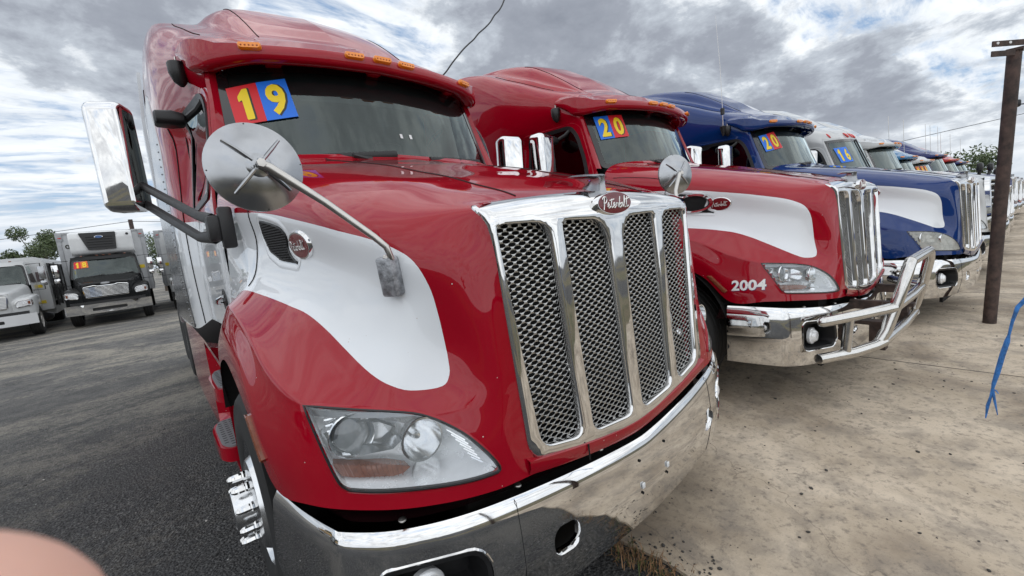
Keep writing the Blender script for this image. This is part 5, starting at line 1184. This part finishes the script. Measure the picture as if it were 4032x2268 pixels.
# ------------------------------------------------------------------ posts, wires, rope
def post():
    root = empty('steel_post', (5.877, -.915, 0), 'rusty brown steel post with a slotted crossbar, standing before the blue semi truck', 'post', 'posts of the lot')
    p = MB(); p.tube([(0, 0, 0), (0, .0, 1.5), (0, 0, 3.02)], .057, 20); p.obj('pole', [RUST], root, 40)
    ang = Matrix.Rotation(R(-42), 3, 'Z')
    for k, (z, x0, x1) in enumerate(((3.075, -.30, .9), (2.975, -.30, -.055), (2.975, .055, .9))):
        c = MB(); c.box(ang @ Vector(((x0 + x1) / 2, -.055 if x0 < -.1 or k == 2 else 0, z)) if k else ang @ Vector(((x0 + x1) / 2, -.055, z)), (x1 - x0, .012, .058), 0, .003, ang); cb_ = c.obj('crossbar', [RUST], root, 0)
        if k == 0:
            hh = MB()
            for x in (-.25, -.12): hh.lathe([(.014, 0), (.014, .004), (0, .004)], ang @ Vector((x, -.062, z + .004)), ang @ Vector((0, -1, 0)), 10)
            hh.obj('bolt_hole', [PLAINW], cb_, 0)  # white discs in place of cut holes, bright sky behind put into their colour
    q = MB(); q.box((0, 0, 3.015), (.13, .13, .03), 0, .004); q.obj('cap_plate', [RUST], root, 0); root.rotation_euler = (.025, .029, 0)
    return root
post()
wp = empty('utility_pole', (33.0, -1.75, 0), 'grey wooden utility pole with a floodlight at the right edge', 'pole', None)
p = MB(); p.tube([(0, 0, 0), (0, 0, 4), (0, 0, 9)], [.17, .155, .13], 14); p.obj('pole', [mat('weathered_wood', (.10, .085, .07), .9, noise=.35, nscale=6)], wp, 40)
p = MB(); p.tube([(-.1, .1, 5.3), (-.1, .5, 5.35)], .03, 6); p.box((-.1, .75, 5.42), (.35, .5, .35), 0, .08); p.obj('floodlight', [BLACK], wp, 40)
bp_ = empty('steel_post', (-.1, -3.6, 0), 'grey steel post behind the photographer, mirrored in the bumper', 'post', 'posts of the lot'); p = MB(); p.tube([(0, 0, 0), (0, 0, 2.4)], .055, 14); p.obj('pole', [RUST], bp_, 40)
pw = empty('utility_pole', (-1.95, 27.5, gz(27.5)), 'thin dark pole sticking up behind the dark box truck', 'pole'); p = MB(); p.tube([(0, 0, 0), (0, 0, 4.45)], .09, 8); p.obj('pole', [RUST], pw, 40)
def wire(pts, r, label):
    w = MB(); q = cat_rom(np.array(pts, float), 8); w.tube(q, r, 5); tag(w.obj('overhead_wire', [BLACK], None, 40), label, 'wire', 'overhead wires')
wire([(-24, 27, 2.2), (-12, 27.2, 2.9), (-1.95, 27.5, 4.05)], .012, 'thin wire running left from the pole behind the dark box truck')
wire([(-1.95, 27.5, 4.05), (3, 27, 3.7), (9, 26.5, 3.9)], .012, 'thin wire running right from the pole behind the dark box truck')
wire([(33, -1.75, 4.9), (40, 14, 4.4), (50, 30, 4.6)], .015, 'thin wire leaving the utility pole at the right edge')
cbp = []
ends = [(4.6, 6.30), (3.973, 5.686), (3.768, 5.477), (3.512, 5.169), (3.136, 4.814), (2.786, 4.509), (2.428, 4.141), (2.15, 3.82), (1.9, 3.45)]
for k, (x, z) in enumerate(cat_rom(np.array(ends), 3)): cbp.append((x + .008 * math.sin(k * 1.9), 4.6, z + .008 * math.sin(k * 2.3)))
w = MB(); w.tube(cat_rom(np.array(cbp), 4), .012, 6); tag(w.obj('black_cable', [BLACK], None, 40), 'black cable rising into the cloudy sky behind the nearest red truck', 'cable')
# blue rope with frayed end
rp = MB()
rp.tube([(.95, -2.34, 1.60), (.72, -1.75, 1.44), (.46, -1.2, 1.365), (0.3969, -1.0609, 1.3495), (0.3973, -1.0437, 1.3096), (0.3975, -1.0332, 1.2909), (0.3976, -1.0253, 1.2493), (0.3977, -1.0207, 1.2096), (0.3977, -1.0182, 1.1906), (0.3977, -1.0108, 1.1488), (0.3977, -1.0036, 1.0971), (0.3977, -0.9972, 1.057), (0.3977, -0.9958, 1.0402)], [.0075, .0075, .0075, .0075, .007, .0065, .0048, .0042, .0078, .0082, .008, .006, .004], 8, flat=.7)
rp.tube([(0.3977, -0.9962, 1.0442), (0.3977, -0.9932, 1.0183), (0.3977, -0.9882, 0.9894), (0.3976, -0.9856, 0.9486)], [.0035, .003, .004, .0012], 6); rp.tube([(0.3977, -0.9962, 1.0442), (0.3977, -0.9982, 1.029), (0.3977, -1.0009, 1.0092), (0.3977, -1.0083, 0.9655)], [.0032, .003, .003, .001], 6); rp.tube([(0.3977, -0.9967, 1.0428), (0.3977, -1.0027, 1.0395), (0.3977, -1.0079, 1.0313)], [.002, .0018, .001], 5)
fp_ = empty('steel_post', (.96, -2.38, 0), 'steel post just right of the view that the blue rope is tied to', 'post', 'posts of the lot'); p = MB(); p.tube([(0, 0, 0), (0, 0, 1.9)], .045, 14); p.obj('pole', [RUST], fp_, 40)
tag(rp.obj('blue_rope', [ROPE], None, 40), 'bright blue rope with a frayed end hanging at the right edge', 'rope')

# ------------------------------------------------------------------ trees and far things
LEAF = [mat('leaf_a', (.075, .105, .04), .7), mat('leaf_b', (.11, .14, .06), .7), mat('leaf_c', (.05, .075, .03), .7)]
def tree(loc, h, r, label, n=7000, leaf=.075, group='trees beyond the lot'):
    root = empty('tree', loc, label, 'tree', group)
    t = MB(); t.tube([(0, 0, 0), (.05, 0, h * .35), (-.05, .05, h * .6)], [.16, .12, .06], 8); cl = []
    for k in range(11):
        a = random.uniform(0, 6.28); e = random.uniform(.1, 1); c = Vector((r * .72 * math.cos(a) * math.sqrt(e), r * .72 * math.sin(a) * math.sqrt(e), h * .62 + random.uniform(-.26, .34) * h)); cl.append((c, r * random.uniform(.34, .58)))
        t.tube([(0, 0, h * .4), tuple(c * .5 + Vector((0, 0, h * .25))), tuple(c)], [.06, .035, .015], 5)
    t.obj('trunk', [mat('bark', (.09, .07, .055), .9)], root, 40)
    b = MB()
    for _ in range(n):
        c, q = random.choice(cl); d = Vector((random.gauss(0, 1), random.gauss(0, 1), random.gauss(0, .8))); d = d.normalized() * q * random.random() ** .4; p = c + d
        u = Vector((random.gauss(0, 1), random.gauss(0, 1), random.gauss(0, 1))).normalized(); v = u.orthogonal().normalized(); s = leaf * random.uniform(.6, 1.4)
        b.add([p - u * s, p + v * s * .45, p + u * s, p - v * s * .45], [(0, 1, 2, 3)], random.choice((0, 0, 1, 2)))
    b.obj('crown', LEAF, root, 0)
tree((-7.5, 44, gz(40)), 5.7, 1.5, 'leafy tree rising between the beverage truck and the dark box truck')
tree((-9.3, 45, gz(40)), 4.3, 1.0, 'smaller tree just left of the tallest tree on the left', 4200)
tree((-.9, 46, gz(40)), 4.6, 1.5, 'tree in the gap right of the dark box truck', 4000)
for k, (x, y, h) in enumerate(((70, 8.0, 5.4), (76, 4.0, 5.0), (80, 1.6, 5.2), (74, 12, 5.0))):
    tree((x, y, 0), h, 3.2, ('dark tree beyond the far end of the truck row', 'low dark tree seen between the post and the utility pole', 'tall dark tree right of the post on the horizon', 'dark tree left of the others on the right horizon')[k], 1500, .22)
rb = empty('red_shed', (58, 3.2, 0), 'small red shed roof far off behind the post', 'shed'); b = MB(); b.box((0, 0, 1.2), (6, 4, 2.4)); b.obj('wall', [mat('shed_wall', (.45, .43, .4), .7)], rb, 0); b = MB(); b.prism([(-2.3, 2.4), (2.3, 2.4), (0, 3.2)], lambda p, d: (d, p[0], p[1]), -3.2, 3.2); b.obj('roof', [mat('red_roof', (.45, .03, .025), .5)], rb, 0)

# ------------------------------------------------------------------ the photographer's fingertip
def hand():
    Mc = cam.matrix_world
    root = empty('hand', Mc @ Vector((-.115, -.10, .0)), 'pale fingertip of the photographer at the bottom left corner', 'hand')
    inv = root.matrix_basis.inverted() if False else Matrix.Translation(-(Mc @ Vector((-.115, -.10, .0))))
    W = lambda x, y, z: inv @ (Mc @ Vector((x, y, -z)))          # z forward of the lens
    wrist = (-.150, -.150, -.060); palm = (-.125, -.115, -.035)
    chains = [  # knuckle, mid, last, tip
        [(-.112, -.082, -.004), (-.082, -.062, .008), (-.062, -.047, .016), (-.0348, -.0249, .0222)],
        [(-.128, -.080, -.002), (-.112, -.050, .012), (-.108, -.028, .010), (-.108, -.010, .004)],
        [(-.142, -.084, -.012), (-.136, -.052, -.004), (-.134, -.028, -.008), (-.132, -.012, -.016)],
        [(-.154, -.094, -.024), (-.154, -.068, -.020), (-.152, -.048, -.024), (-.148, -.036, -.032)],
        [(-.120, -.135, -.020), (-.094, -.130, .0), (-.078, -.118, .008), (-.066, -.108, .006)]]
    mb = MB()
    def capsule(a, b, ra, rb, n=20):
        a, b = W(*a), W(*b); t = (b - a).normalized(); P = []; R_ = []
        for k in range(6): q = k / 5 * math.pi / 2; P.append(a - t * ra * math.cos(q)); R_.append(max(ra * math.sin(q), 1e-4))
        for k in range(6): q = k / 5 * math.pi / 2; P.append(b + t * rb * math.sin(q)); R_.append(max(rb * math.cos(q), 1e-4))
        mb.tube(P, R_, n)
    capsule(wrist, palm, .024, .025)
    for ci, ch in enumerate(chains):
        pr, q0 = .018, palm
        for k, p in enumerate(ch):
            r = (.0115, .0098, .0092, .0085)[k] * (.9 if ci == 3 else 1.15 if ci == 4 else 1)
            if ci == 0: r = (.012, .0112, .0110, .0108)[k]
            capsule(q0, p, pr, r); q0, pr = p, r
    o = mb.obj('skin', [], root, 0)
    m = o.modifiers.new('remesh', 'REMESH'); m.mode = 'VOXEL'; m.voxel_size = .0014; m.use_smooth_shade = True
    s = o.modifiers.new('smooth', 'SMOOTH'); s.iterations = 6; s.factor = .6
    sk = bpy.data.materials.new('skin_tone'); sk.use_nodes = True; T = NT(sk.node_tree); b = T.N['Principled BSDF']; tc = T.n('ShaderNodeTexCoord').outputs['Object']
    T.L.new(T.ramp(T.noise(tc, 60, 4, .6), [(.3, (.70, .40, .31)), (.7, (.74, .44, .345))]), b.inputs['Base Color']); b.inputs['Roughness'].default_value = .55; b.inputs['Subsurface Weight'].default_value = .15; b.inputs['Subsurface Radius'].default_value = (.004, .002, .001)
    T.L.new(T.n('ShaderNodeBump', ins={'Strength': .08, 'Distance': .0004, 'Height': T.noise(tc, 1500, 3, .6)}).outputs[0], b.inputs['Normal'])
    o.data.materials.append(sk)
hand()
